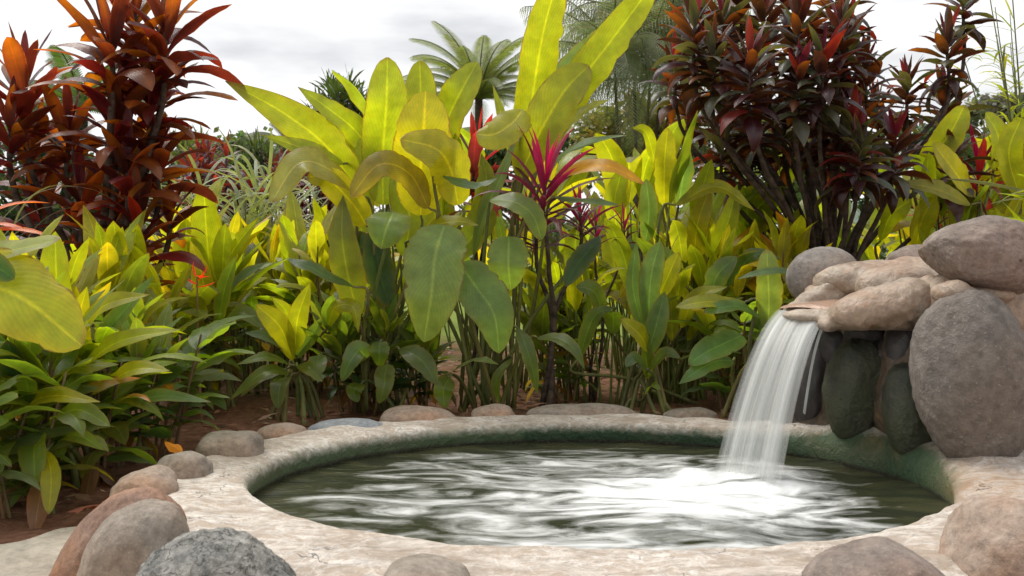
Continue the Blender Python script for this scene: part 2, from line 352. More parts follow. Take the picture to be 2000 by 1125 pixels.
    bp = N(t, 'ShaderNodeBump'); bp.inputs['Strength'].default_value = .9; bp.inputs['Distance'].default_value = .022
    L(t, h, bp.inputs['Height']); L(t, bp.outputs[0], bs.inputs['Normal'])
    o = N(t, 'ShaderNodeOutputMaterial'); L(t, bs.outputs[0], o.inputs['Surface'])
    return m
M_RIM = rim_mat()

SPL = (0.93, 3.87)                               # where the fall meets the pool
def water_mat():
    m, t = newmat('pool_water'); g = N(t, 'ShaderNodeNewGeometry'); v = g.outputs['Position']
    at = N(t, 'ShaderNodeAttribute', attribute_name='col'); sa = N(t, 'ShaderNodeSeparateColor'); L(t, at.outputs['Color'], sa.inputs[0])
    mp1 = N(t, 'ShaderNodeMapping'); mp1.inputs['Scale'].default_value = (.8, 1.75, 1); mp1.inputs['Rotation'].default_value = (0, 0, .16); L(t, v, mp1.inputs['Vector'])
    a = noise_n(t, mp1.outputs[0], 2.9, 6, .52, 1.9); b = noise_n(t, mp1.outputs[0], 9, 6, .6, 1.6)
    val = math_n(t, 'ADD', math_n(t, 'MULTIPLY', a, .80), math_n(t, 'MULTIPLY', b, .20))
    val = math_n(t, 'ADD', val, math_n(t, 'MULTIPLY', math_n(t, 'SUBTRACT', sa.outputs['Red'], .5), .46))
    fm = ramp(t, val, [(.45, 0), (.56, .24), (.67, .62), (.82, 1.)])
    bs = N(t, 'ShaderNodeBsdfPrincipled'); 
    wc = mixrgb(t, ramp(t, a, [(.4, 0), (.6, 1)]), (.022, .026, .014), (.050, .050, .024))
    L(t, mixrgb(t, fm, wc, (.88, .89, .89)), bs.inputs['Base Color'])
    L(t, ramp(t, fm, [(0, .10), (1, .7)]), bs.inputs['Roughness']); bs.inputs['IOR'].default_value = 1.33
    bp = N(t, 'ShaderNodeBump'); bp.inputs['Strength'].default_value = .55; bp.inputs['Distance'].default_value = .03
    L(t, math_n(t, 'ADD', a, math_n(t, 'MULTIPLY', b, .5)), bp.inputs['Height']); L(t, bp.outputs[0], bs.inputs['Normal'])
    o = N(t, 'ShaderNodeOutputMaterial'); L(t, bs.outputs[0], o.inputs['Surface'])
    return m
M_WATER = water_mat()
def fall_mat():
    m, t = newmat('falling_water'); uv = N(t, 'ShaderNodeUVMap', uv_map='UVMap')
    mp1 = N(t, 'ShaderNodeMapping'); mp1.inputs['Scale'].default_value = (1, .05, 1); L(t, uv.outputs[0], mp1.inputs['Vector'])
    a = noise_n(t, mp1.outputs[0], 7, 3, .5, .0); b = noise_n(t, mp1.outputs[0], 18, 2, .5)
    sp = N(t, 'ShaderNodeSeparateXYZ'); L(t, uv.outputs[0], sp.inputs[0])
    val = math_n(t, 'ADD', math_n(t, 'MULTIPLY', a, .75), math_n(t, 'MULTIPLY', b, .25))
    al = ramp(t, val, [(.34, .24), (.47, .50), (.57, .80), (.68, 1.)])
    edge = ramp(t, sp.outputs['X'], [(0, .25), (.1, 1), (.88, 1), (1, .3)])
    low = ramp(t, sp.outputs['Y'], [(0, .75), (.1, .95), (.6, .85), (.88, .78), (1, .5)])
    al = math_n(t, 'MULTIPLY', math_n(t, 'MULTIPLY', al, edge), low)
    bs = N(t, 'ShaderNodeBsdfPrincipled'); bs.inputs['Base Color'].default_value = (.80, .82, .80, 1); bs.inputs['Roughness'].default_value = .35
    tl = N(t, 'ShaderNodeBsdfTranslucent'); tl.inputs['Color'].default_value = (.85, .86, .85, 1)
    mx = N(t, 'ShaderNodeMixShader'); mx.inputs[0].default_value = .45; L(t, bs.outputs[0], mx.inputs[1]); L(t, tl.outputs[0], mx.inputs[2])
    tp = N(t, 'ShaderNodeBsdfTransparent'); m2 = N(t, 'ShaderNodeMixShader'); L(t, al, m2.inputs[0]); L(t, tp.outputs[0], m2.inputs[1]); L(t, mx.outputs[0], m2.inputs[2])
    o = N(t, 'ShaderNodeOutputMaterial'); L(t, m2.outputs[0], o.inputs['Surface'])
    return m
M_FALL = fall_mat()

def ground_mat():
    m, t = newmat('garden_ground'); g = N(t, 'ShaderNodeNewGeometry'); v = g.outputs['Position']
    sp = N(t, 'ShaderNodeSeparateXYZ'); L(t, v, sp.inputs[0])
    n1 = noise_n(t, v, 2.2, 6, .6, .5); n2 = noise_n(t, v, 22, 6, .7); n3 = noise_n(t, v, 90, 4, .7); n0 = noise_n(t, v, .5, 4, .6)
    soil = mixrgb(t, ramp(t, n2, [(.35, 0), (.65, 1)]), (.17, .075, .047), (.33, .165, .105))
    soil = mixrgb(t, math_n(t, 'MULTIPLY', ramp(t, n3, [(.6, 0), (.7, 1)]), .5), soil, (.30, .20, .14))
    moss = mixrgb(t, n2, (.05, .06, .015), (.13, .12, .04))
    yy = math_n(t, 'ADD', sp.outputs['Y'], math_n(t, 'MULTIPLY', math_n(t, 'SUBTRACT', n1, .5), 3))
    soil = mixrgb(t, math_n(t, 'MULTIPLY', ramp(t, math_n(t, 'DIVIDE', yy, 20), [(.27, 0), (.36, 1)]), ramp(t, n1, [(.40, .15), (.6, .9)])), soil, moss)
    lawn = mixrgb(t, n2, (.14, .20, .03), (.27, .33, .07))
    base = mixrgb(t, ramp(t, math_n(t, 'DIVIDE', yy, 20), [(.46, 0), (.54, 1)]), soil, lawn)
    bs = N(t, 'ShaderNodeBsdfPrincipled'); L(t, base, bs.inputs['Base Color']); bs.inputs['Roughness'].default_value = .95; bs.inputs['Specular IOR Level'].default_value = .15
    bp = N(t, 'ShaderNodeBump'); bp.inputs['Strength'].default_value = 1; bp.inputs['Distance'].default_value = .03
    L(t, math_n(t, 'ADD', n2, math_n(t, 'MULTIPLY', n3, .5)), bp.inputs['Height']); L(t, bp.outputs[0], bs.inputs['Normal'])
    o = N(t, 'ShaderNodeOutputMaterial'); L(t, bs.outputs[0], o.inputs['Surface'])
    return m

# ------------------------------------------------------------------ ground, patio, hill
def nz(x, y, z=0., s=1.): return noise.noise(Vector((x*s, y*s, z*s)))
mb = MB(); rows = []; NA = 180
rads = [1.14+.03*i for i in range(30)]+[2.05*1.16**i for i in range(38)]
for r in rads:
    row = []
    for k in range(NA):
        a = 2*math.pi*k/NA; x = PCX+math.cos(a)*PA*r; y = PCY+math.sin(a)*PB*r
        z = .02+.035*nz(x, y, 0, 1.1)+.015*nz(x, y, 3, 5)
        if r > 12: z = .02
        row.append((x, y, z))
    rows.append(row)
mb.grid(rows, closed=True)
tag(mb.build('ground', ground_mat()), kind='structure')

def patio_mat():
    return stone_mat('patio_concrete', (.36, .31, .25), (.47, .42, .35), pits=.1, scale=3, bump=.3, fleck=.2)
mb = MB(); rows = []
edge = [(-6, 2.95), (-3, 2.86), (-2.0, 2.80), (-1.50, 2.84), (-1.38, 3.02), (-1.2, 3.0), (-1.0, 2.4), (-.7, 2.0), (0, 1.8), (1, 1.8), (2, 2.1), (2.6, 2.6), (4, 2.9), (6, 3)]
ep = crom([(x, y, 0) for x, y in edge], 90)
top = [(p.x, p.y, .055+.01*nz(p.x, p.y, 0, 4)) for p in ep]
mb.grid([[(p.x, p.y+.015, -.06) for p in ep], [(p.x, p.y+.012, .035) for p in ep], top]+[[(p.x, p.y*(1-k/8)-3*k/8-.03, .058+.006*nz(p.x*3, k)) for p in ep] for k in range(1, 9)])
tag(mb.build('patio', patio_mat()), kind='structure')

mb = MB(); rows = []
for i in range(41):
    row = []
    for j in range(121):
        x = -260+j*5.2; y = 190+i*4
        hgt = 30*math.exp(-((x-150)/62)**2)+9*math.exp(-((x+150)/80)**2)+8*math.exp(-((x-20)/40)**2)
        z = hgt*math.sin(math.pi*i/40)**.8*(1+.25*nz(x, y, 0, .03)+.12*nz(x, y, 0, .13))+nz(x, y, 1, .4)*.9-.3
        row.append((x, y, z))
    rows.append(row)
mb.grid(rows)
tag(mb.build('hills', simple_mat('hill_forest', (.10, .14, .10), (.17, .20, .17), scale=.09, rough=1., bump=1., dist=2.)), kind='structure')

# ------------------------------------------------------------------ pool basin and rim
tub = empty('soaking_pool', (PCX, PCY, 0))
tag(tub, 'round soaking pool with a wide beige plastered rim and green stained inner wall', 'pool')
def angd(a, b):
    d = (a-b+math.pi) % (2*math.pi)-math.pi; return abs(d)
WF0, WF1 = R(-12), R(48)                         # waterfall side of the ellipse
mb = MB(); rows = []; cs = []; NA = 360; prof_n = None
for k in range(NA):
    a = 2*math.pi*k/NA; ca, sa_ = math.cos(a), math.sin(a)
    front = max(0, -sa_); back = max(0, sa_)
    wid = .30+.16*front**1.5-.04*back+.025*math.sin(a*3+1)+.02*nz(ca*2, sa_*2)
    if ca > 0: wid += .28*ca**4
    lipz = .10+.02*front-.012*back+.008*nz(ca*3, sa_*3, 2)
    topz = .118+.02*front-.02*back+.012*nz(ca*2.5, sa_*2.5, 5)
    wf = max(0, 1-angd(a, R(18))/R(42)); wf = wf*wf*(3-2*wf)
    pass
    nxl = Vector((ca/PA, sa_/PB)).normalized()
    ex, ey = PA*ca, PB*sa_
    ewob = .012*nz(ca*4, sa_*4, 9)
    prof = [(.02, -.7), (.015, -.1), (.008, -.02), (.004, .0), (.0, .03), (-.004, lipz-.045), (-.002, lipz-.022), (.012, lipz-.006), (.035, lipz), (.06, lipz+.003)]
    for q in range(1, 9):
        u = q/8; prof.append((.06+(wid-.06)*u, lerp(lipz+.003, topz, min(1, u*1.6))-.03*max(0, u-.75)*4*(u-.75)*4*.5))
    wfp = [(.02, -.7), (.015, -.1), (.008, -.02), (.004, .0), (.004, .03), (.012, .07), (.028, .105), (.05, .135), (.08, .16), (.115, .175)]
    wfp += [(.115+(wid-.115)*q/8, .18+.02*math.sin(q)) for q in range(1, 9)]
    if len(prof) == len(wfp): prof = [(lerp(p_[0], q_[0], wf), lerp(p_[1], q_[1], wf)) for p_, q_ in zip(prof, wfp)]
    prof += [(wid+.02, topz-.05), (wid+.035, topz-.11), (wid+.04, -.25)]
    row = []
    for q, (o_, z) in enumerate(prof):
        o2 = o_+ewob
        x = ex+nxl.x*o2; y = ey+nxl.y*o2
        zz = z+(.009*nz(x, y, 0, 7)+.004*nz(x, y, 0, 22) if q > 5 else 0)
        row.append((x, y, zz))
        inner = 1. if q <= 7 else max(0, 1-(q-7)*lerp(.5, .08, wf))
        rr = math.exp(-(angd(a, R(-17))/R(13))**2)*(1 if q < 12 else .0)*(.9 if q > 3 else 0)
        cs.append((inner, .12+.88*max(back**.6*(1 if ca > -.2 else .55), wf) if sa_ > -.3 or wf > 0 else .12, rr, wf))
    rows.append(row)
nc = len(rows[0])
fs = []
for i in range(NA):
    for j in range(nc-1):
        fs.append((i*nc+j, ((i+1) % NA)*nc+j, ((i+1) % NA)*nc+j+1, i*nc+j+1))
mb.add([p for r in rows for p in r], fs, None, cs)
mb.build('rim', M_RIM, tub)
mb = MB(); mb.add([(0, 0, -.65)]+[(math.cos(2*math.pi*k/64)*PA*1.02, math.sin(2*math.pi*k/64)*PB*1.02, -.65) for k in range(64)], [(0, 1+k, 1+(k+1) % 64) for k in range(64)])
mb.build('basin_floor', simple_mat('basin', (.12, .14, .08)), tub)

# water surface
mb = MB(); rows = []; cs = []; uvs = []; NX, NR = 320, 110
for i in range(NR+1):
    r = (i/NR)*1.004; row = []
    for k in range(NX):
        a = 2*math.pi*k/NX; x = PCX+PA*r*math.cos(a); y = PCY+PB*r*math.sin(a)
        dx, dy = x-SPL[0], y-SPL[1]; ds = math.hypot(dx*.85, dy*1.15)
        amp = .006+.022*math.exp(-(ds/.55)**2)
        dsh = math.hypot((x-.78)*.6, (y-3.42)*1.4)
        z = amp*(noise.noise(Vector((x*2.2, y*6.5, 0)))+.6*noise.noise(Vector((x*6, y*14, 2))))
        z += .028*math.exp(-(math.hypot(dx, dy*1.3)/.22)**2)+.03*math.exp(-(math.hypot(x-.52, (y-3.32)*1.2)/.25)**2)
        z += .022*noise.noise(Vector((x*9, y*13, 4)))*math.exp(-(ds/.35)**2)
        z += .018*math.exp(-(math.hypot(x-.30, (y-2.95)*1.2)/.2)**2)
        fo = .375+.62*math.exp(-(math.hypot((x-.74)*.8, (y-3.64)*1.1)/.36)**2)+.38*math.exp(-(math.hypot(dx, dy)/.28)**2)+.26*math.exp(-(math.hypot((x-.45)*.6, y-3.45)/.50)**2)
        fo += .22*math.exp(-(math.hypot((x-.25)*.7, (y-4.2)*1.8)/.55)**2)+.30*math.exp(-(math.hypot((x-.20)*.9, (y-2.95)*1.8)/.35)**2)
        fo += .12*math.exp(-(math.hypot((x+.45)*.8, (y-3.55)*1.6)/.45)**2)+.18*math.exp(-(math.hypot((x-.95), (y-3.1)*1.8)/.35)**2)
        fo -= .45*max(0, (r-.80)/.2)*(1 if y > 3.3 else .5)+.25*math.exp(-(math.hypot(x-1.45, y-3.6)/.3)**2)
        row.append((x, y, z)); cs.append((max(0, min(1, fo)), 0, 0, 1))
    rows.append(row)
mb.grid(rows, None, cs, closed=True)
o = mb.build('water', M_WATER); tag(o, kind='structure')

# ------------------------------------------------------------------ stones
def ico(sub=5):
    import bmesh
    bm = bmesh.new(); bmesh.ops.create_icosphere(bm, subdivisions=sub, radius=1)
    bm.verts.index_update()
    v = [x.co.copy() for x in bm.verts]; f = [tuple(q.index for q in p.verts) for p in bm.faces]; bm.free()
    return v, f
ICO = {5: ico(5), 6: ico(6)}
def stone(name, loc, size, rot=(0, 0, 0), seed=0, mat=S_GREY, lump=.10, fine=.012, power=2.3, label=None, cat='stone', group=None, flat=None, sub=5, facets=0.):
    V, Fc = ICO[sub]; mb = MB(); vs = []; rg = random.Random(seed)
    so = Vector((seed*3.7, seed*1.3, seed*2.1))
    pl = [(Vector((rg.uniform(-1, 1), rg.uniform(-1, 1), rg.uniform(-1, 1))).normalized(), rg.uniform(.72, .92)) for _ in range(9)]
    for p in V:
        d = p.normalized()
        k = (abs(d.x)**power+abs(d.y)**power+abs(d.z)**power)**(-1/power)
        r = k*(1+lump*noise.noise(d*1.3+so)*1.6+lump*.45*noise.noise(d*3.1+so))
        if facets:
            for n_, h_ in pl:
                dd = (d*r).dot(n_)
                if dd > h_: r *= lerp(1, h_/dd, facets)
            r += facets*.04*abs(noise.noise(d*6+so))
        r += fine*noise.noise(d*11+so)+fine*.5*noise.noise(d*26+so)
        vs.append((d.x*r*size[0], d.y*r*size[1], d.z*r*size[2]))
    mb.add(vs, Fc)
    o = mb.build(name, mat); o.location = loc; o.rotation_euler = rot
    tag(o, label, cat, group)
    return o
def stone_px(x0, y0, x1, y1, d, dep=None, **k):
    c = P((x0+x1)/2, (y0+y1)/2, d); w_ = (x1-x0)/F*d/2; h_ = (y1-y0)/F*d/2
    return stone('stone' if 'name' not in k else k.pop('name'), c, (w_*1.0, dep or (w_*.8), h_), **k)
GR = 'stones set around the pool rim'
stone_px(165, 968, 355, 1290, 2.33, .13, rot=(R(-8), R(16), R(-20)), seed=1, mat=S_TAN, label='tall smooth grey brown stone leaning on the rim in front of the reddish stone', group=GR, lump=.05, power=2.1, sub=6)
stone_px(112, 935, 338, 1330, 2.58, .14, rot=(R(-5), R(31), R(-25)), seed=22, mat=S_RED, label='large reddish stone with pitted top behind the tall grey brown stone', group=GR, lump=.05, power=2.2, sub=6)
stone_px(285, 1040, 600, 1300, 2.12, .16, rot=(0, R(4), 0), seed=5, mat=S_ROUGH, label='dark rough fractured rock set in the front of the rim', group=GR, lump=.10, fine=.03, facets=.6, sub=6)
stone_px(228, 916, 345, 1000, 3.20, .13, seed=4, mat=S_PINK, label='small rounded pinkish grey stone just behind the large reddish stone', group=GR)
stone_px(298, 884, 412, 965, 3.5, .12, rot=(0, R(-8), 0), seed=8, mat=S_TAN, label='rounded tan stone beside the rim under the fallen orange leaf', group=GR)
stone_px(380, 843, 520, 925, 3.95, .13, rot=(0, R(-4), 0), seed=6, mat=S_TAN, label='wide rounded tan stone in front of the bare red soil', group=GR)
stone_px(497, 827, 598, 890, 4.42, .1, seed=7, mat=S_PINK, label='small rounded brownish stone between the wide tan stone and the blue grey one', group=GR)
stone_px(588, 818, 752, 885, 4.62, .12, rot=(0, R(-5), 0), seed=18, mat=S_BLUE, label='flat blue grey stone at the back of the rim', group=GR)
stone_px(738, 794, 905, 870, 4.9, .13, rot=(0, R(4), 0), seed=9, mat=S_PINK, label='long pinkish stone at the back of the rim beside the blue grey stone', group=GR, lump=.06)
stone_px(920, 789, 1010, 850, 5.02, .1, seed=10, mat=S_PINK, label='small orange pink stone at the middle of the back rim', group=GR)
stone_px(1030, 789, 1250, 850, 5.06, .12, seed=11, mat=S_TAN, label='widest flat grey stone at the back of the rim right of the orange pink stone', group=GR, power=2.8, lump=.07)
stone_px(1290, 797, 1402, 840, 5.03, .1, seed=12, mat=S_TAN, label='low flat grey stone at the back of the rim left of the waterfall', group=GR)
stone_px(738, 1098, 920, 1230, 2.15, .14, seed=13, mat=S_TAN, label='smooth grey stone top showing at the front edge of the rim', group=GR)
stone_px(1575, 1060, 1850, 1235, 2.22, .16, rot=(0, R(3), 0), seed=14, mat=S_BROWN, label='brown grey flattened rock with dark creases set in the front rim at right', group=GR, lump=.10, facets=.4, sub=6)
stone_px(1848, 985, 2110, 1240, 2.45, .17, rot=(0, R(8), 0), seed=15, mat=S_PINK, label='large peach stained stone set in the rim below the big oval boulder', group=GR, lump=.10, sub=6, facets=.25)

GW = 'stones of the waterfall wall'
stone_px(1794, 574, 2008, 915, 3.72, .20, rot=(0, R(-3), R(10)), facets=.22, seed=131, mat=S_DARKGREY, name='boulder', label='biggest upright oval grey boulder beside the pool', cat='boulder', group=GW, lump=.06, power=2.5, fine=.02, sub=6)
stone_px(1806, 425, 2040, 566, 3.86, .20, rot=(0, R(9), 0), seed=37, mat=S_BROWN, name='boulder', label='large pitted brown grey boulder lying on top of the waterfall wall', cat='boulder', group=GW, lump=.12, power=2.6, facets=.6, sub=6)
stone_px(1538, 482, 1678, 600, 4.62, .17, rot=(0, R(-6), 0), seed=33, mat=S_GREY, name='boulder', label='smooth domed grey boulder left of the spout channel', cat='boulder', group=GW, lump=.05, power=2.1)
stone_px(1735, 478, 1845, 560, 4.5, .16, seed=34, mat=S_BROWN, name='boulder', label='smaller brown boulder behind the spout against the big top boulder', cat='boulder', group=GW, lump=.1, power=2.8, facets=.3)
stone_px(1685, 512, 1745, 540, 4.42, .06, seed=35, mat=S_GREY, name='stone', label='little grey stone sunk in the mortar above the spout', cat='stone', group=GW)
stone_px(1960, 460, 2050, 540, 4.3, .14, seed=36, mat=S_BROWN, name='stone', label='pale stone peeping out behind the top boulder at the right edge', cat='stone', group=GW)
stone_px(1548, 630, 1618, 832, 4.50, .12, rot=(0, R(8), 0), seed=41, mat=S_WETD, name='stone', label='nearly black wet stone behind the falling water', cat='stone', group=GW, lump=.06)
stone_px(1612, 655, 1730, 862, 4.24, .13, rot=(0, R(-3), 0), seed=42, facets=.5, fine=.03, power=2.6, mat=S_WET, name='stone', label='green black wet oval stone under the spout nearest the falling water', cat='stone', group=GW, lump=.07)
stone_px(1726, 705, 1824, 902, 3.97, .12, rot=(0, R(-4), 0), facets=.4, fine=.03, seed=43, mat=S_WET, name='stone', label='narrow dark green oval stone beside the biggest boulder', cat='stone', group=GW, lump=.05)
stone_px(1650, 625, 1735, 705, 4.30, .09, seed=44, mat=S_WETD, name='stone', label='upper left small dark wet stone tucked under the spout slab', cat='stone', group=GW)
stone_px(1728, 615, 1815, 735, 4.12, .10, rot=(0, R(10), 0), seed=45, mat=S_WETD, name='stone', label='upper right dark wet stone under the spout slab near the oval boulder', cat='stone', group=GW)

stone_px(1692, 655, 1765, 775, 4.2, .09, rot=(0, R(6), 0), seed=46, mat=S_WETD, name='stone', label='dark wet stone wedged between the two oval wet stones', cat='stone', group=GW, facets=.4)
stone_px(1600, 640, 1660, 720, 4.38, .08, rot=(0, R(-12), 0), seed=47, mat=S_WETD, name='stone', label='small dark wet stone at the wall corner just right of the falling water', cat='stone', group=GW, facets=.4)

# ------------------------------------------------------------------ mortar body and spout, voxel-merged lumps
def blobs(name, items, mat, parent, vox=.011, smooth=8):
    V, Fc = ICO[5] if 5 in ICO else ico(4); V3, F3 = BL
    mb = MB()
    for (c, s, rt) in items:
        M = Matrix.Translation(Vector(c)) @ Euler(rt).to_matrix().to_4x4() @ Matrix.Diagonal((*s, 1))
        mb.add([M @ v for v in V3], F3)
    o = mb.build(name, mat, parent)
    r = o.modifiers.new('Remesh', 'REMESH'); r.mode = 'VOXEL'; r.voxel_size = vox; r.use_smooth_shade = True
    s_ = o.modifiers.new('Smooth', 'SMOOTH'); s_.iterations = smooth; s_.factor = .5
    tx = bpy.data.textures.new(name+'_lumps', 'CLOUDS'); tx.noise_scale = .09; tx.noise_depth = 3
    d_ = o.modifiers.new('Displace', 'DISPLACE'); d_.texture = tx; d_.strength = .026; d_.mid_level = .5; d_.texture_coords = 'GLOBAL'
    return o
BL = ico(4)
wf = empty('waterfall_wall', (1.55, 4.2, 0))
tag(wf, 'mortared rock wall with a beige pouring spout at the pool side', 'waterfall wall')
wl = wf.location
def B(px, py, d, sx, sy, sz, rx=0, ry=0, rz=0): return (P(px, py, d)-wl, (sx, sy, sz), (R(rx), R(ry), R(rz)))
body = []
for k in range(11):
    a = R(10+k*3.5); nn = Vector((math.cos(a)/PA, math.sin(a)/PB, 0)).normalized()
    for zz, oo, ss in ((.10, .25, .15), (.27, .27, .15), (.44, .27, .15)):
        body.append((Vector((PCX+PA*math.cos(a)+nn.x*(oo+.012*math.sin(k*2+zz*9)), PCY+PB*math.sin(a)+nn.y*(oo+.012*math.sin(k*2+zz*9)), zz))-wl, (ss, ss, .14), (0, 0, 0)))
# wall behind the wet stones following the rim
for (x, y, z, sx, sy, sz) in [(1.42, 4.62, .25, .20, .18, .42), (1.60, 4.40, .28, .20, .2, .42), (1.74, 4.15, .28, .2, .2, .42), (1.88, 3.95, .28, .2, .2, .44),
                              
                              (2.1, 4.0, .3, .25, .25, .5), (1.75, 4.5, .4, .3, .25, .33), (2.05, 4.3, .35, .3, .3, .45), (1.98, 3.92, .66, .24, .12, .10)]:
    body.append((Vector((x, y, z))-wl, (sx, sy, sz), (0, 0, 0)))
body += [B(1705, 545, 4.4, .27, .13, .085, 0, -3, -18), B(1800, 535, 4.35, .2, .15, .08), B(1640, 560, 4.5, .17, .10, .05, 0, -12, -10), B(1900, 590, 4.0, .22, .12, .10), B(1900, 560, 4.1, .1, .1, .1),
         B(1862, 574, 3.78, .085, .09, .055), B(1920, 572, 3.85, .12, .1, .045), B(1900, 600, 3.95, .24, .14, .16), B(1760, 560, 4.25, .2, .14, .1)]
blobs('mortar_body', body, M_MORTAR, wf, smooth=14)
sp_items = [B(1725, 600, 4.02, .235, .12, .088, 0, -9, 8), B(1770, 592, 4.0, .16, .13, .105, 0, -6, 0), B(1700, 615, 4.05, .16, .12, .065, 0, 0, 0), B(1660, 615, 4.08, .10, .085, .062, 0, -8, 5), B(1622, 632, 4.07, .055, .05, .03, 0, -5, 0),
            B(1600, 577, 4.42, .15, .06, .040, 0, -22, 12), B(1660, 552, 4.42, .15, .06, .045, 0, -10, 10), B(1550, 600, 4.36, .06, .05, .024, 0, -25, 0),
            B(1640, 612, 4.25, .25, .18, .045, 0, -4, 0), B(1585, 614, 4.24, .13, .13, .030, 0, -3, 0), B(1735, 622, 4.03, .25, .11, .05, 0, 0, 6), B(1660, 560, 4.5, .22, .13, .07, 0, -8, 0), B(1620, 580, 4.45, .16, .09, .05, 0, -14, 0), B(1740, 600, 4.25, .2, .16, .05), B(1805, 570, 4.0, .035, .1, .08, 0, 25, 0)]
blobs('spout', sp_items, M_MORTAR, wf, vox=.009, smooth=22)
# film of water lying in the spout channel
mb = MB(); rows = []
A0, A1, B0, B1 = P(1522, 606, 4.33), P(1612, 622, 4.12), P(1625, 572, 4.5), P(1700, 578, 4.25)
for i in range(25):
    u = i/24; row = []
    for j in range(25):
        v_ = j/24; p = A0.lerp(A1, v_).lerp(B0.lerp(B1, v_), u); p = p.copy()
        p.z = .690+.022*u+.003*nz(p.x*9, p.y*9)-.012*(abs(v_-.5)*2)**2
        if u < .1: p.z -= (1-u/.1)**2*.012
        row.append(p-wl)
    rows.append(row)
mb.grid(rows, [(j/24, .1) for i in range(25) for j in range(25)])
m_, t_ = newmat('channel_water'); bs_ = N(t_, 'ShaderNodeBsdfPrincipled'); bs_.inputs['Base Color'].default_value = (.42, .27, .19, 1); bs_.inputs['Roughness'].default_value = .12
bp_ = N(t_, 'ShaderNodeBump'); bp_.inputs['Strength'].default_value = .5; bp_.inputs['Distance'].default_value = .01
L(t_, noise_n(t_, None, 14, 4, .6, 1.), bp_.inputs['Height']); L(t_, bp_.outputs[0], bs_.inputs['Normal'])
L(t_, bs_.outputs[0], N(t_, 'ShaderNodeOutputMaterial').inputs['Surface'])
M_CHAN = m_

# falling water: a closed rippled sheet
fall = empty('waterfall', (1.1, 4.1, 0))
tag(fall, 'white silky sheet of water pouring from the spout into the pool', 'waterfall')
fl = fall.location
chan = mb.build('channel_film', M_CHAN, fall); chan.location = wl-fl
def sheet(name, a0, a1, b0, b1, nU, th, seed, kv=.3, bul=0.):
    mb = MB(); rows_f = []; rows_b = []; uv = []
    nT = 44
    for i in range(nT+1):
        t = i/nT; q = kv*t+(1-kv)*t*t; hu = t
        rf = []; rb = []
        for j in range(nU+1):
            u = j/nU
            top = a0.lerp(a1, u); bot = b0.lerp(b1, u)
            p = Vector((lerp(top.x, bot.x, hu), lerp(top.y, bot.y, hu), lerp(top.z, bot.z, q)))
            rid = noise.noise(Vector((u*9+seed, t*.35, seed)))+.5*noise.noise(Vector((u*24, t*.5, seed+4)))
            nrm = Vector((-.66, -.75, 0))
            p = p+nrm*(rid*th*(.4+t)+bul*math.sin(math.pi*u))
            hf = th*(.25+.35*t)*math.sin(math.pi*min(max(u, .02), .98))**.5+.001
            rf.append(p+nrm*hf-fl); rb.append(p-nrm*hf-fl)
        rows_f.append(rf); rows_b.append(rb)
    rows = [f+b[::-1] for f, b in zip(rows_f, rows_b)]
    uvs = []
    for i in range(nT+1):
        uvs += [(j/nU, i/nT) for j in range(nU+1)]+[(1-j/nU, i/nT) for j in range(nU+1)]
    mb.grid(rows, uvs, None, closed=True)
    return mb.build(name, M_FALL, fall)
sheet('water_sheet', P(1520, 604, 4.33), P(1612, 622, 4.12), P(1394, 925, 4.02), P(1520, 962, 3.72), 90, .022, 1.)
sheet('water_strand', P(1611, 624, 4.12), P(1614, 634, 4.10), P(1568, 806, 4.15), P(1573, 810, 4.13), 8, .003, 5., kv=.3)

# ------------------------------------------------------------------ plant makers
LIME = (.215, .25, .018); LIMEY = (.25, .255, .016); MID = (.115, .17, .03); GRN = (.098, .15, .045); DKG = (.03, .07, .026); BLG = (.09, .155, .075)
YEL = (.42, .30, .02); ORG = (.48, .17, .015)
def gleaf(mb, rg, base, az, e0, e1, Ln, Wd, c, prof='lance', fold=.35, wave=.05, nv=9, nu=4, M=None, c1=None, roll=0.):
    pts = arc_pts(base, az, e0, e1, Ln, 6, rg.uniform(-.35, .35))
    sd = Vector((-math.sin(az), math.cos(az), 0))
    T = (pts[1]-pts[0]).normalized(); sd = Matrix.Rotation(roll or rg.uniform(-.35, .35), 3, T) @ sd
    if M is not None: pts = [M @ p for p in pts]; sd = M.to_3x3() @ sd
    ce = mixc(c, (c[0]*1.5+.02, c[1]*1.15, c[2]), .5)
    leaf(mb, pts, Wd, side=sd, prof=prof, fold=fold, wave=wave, c0=c, c1=c1 or c, ce=ce, nv=nv, nu=nu, ph=rg.uniform(0, 6), twist=rg.uniform(-.5, .5))
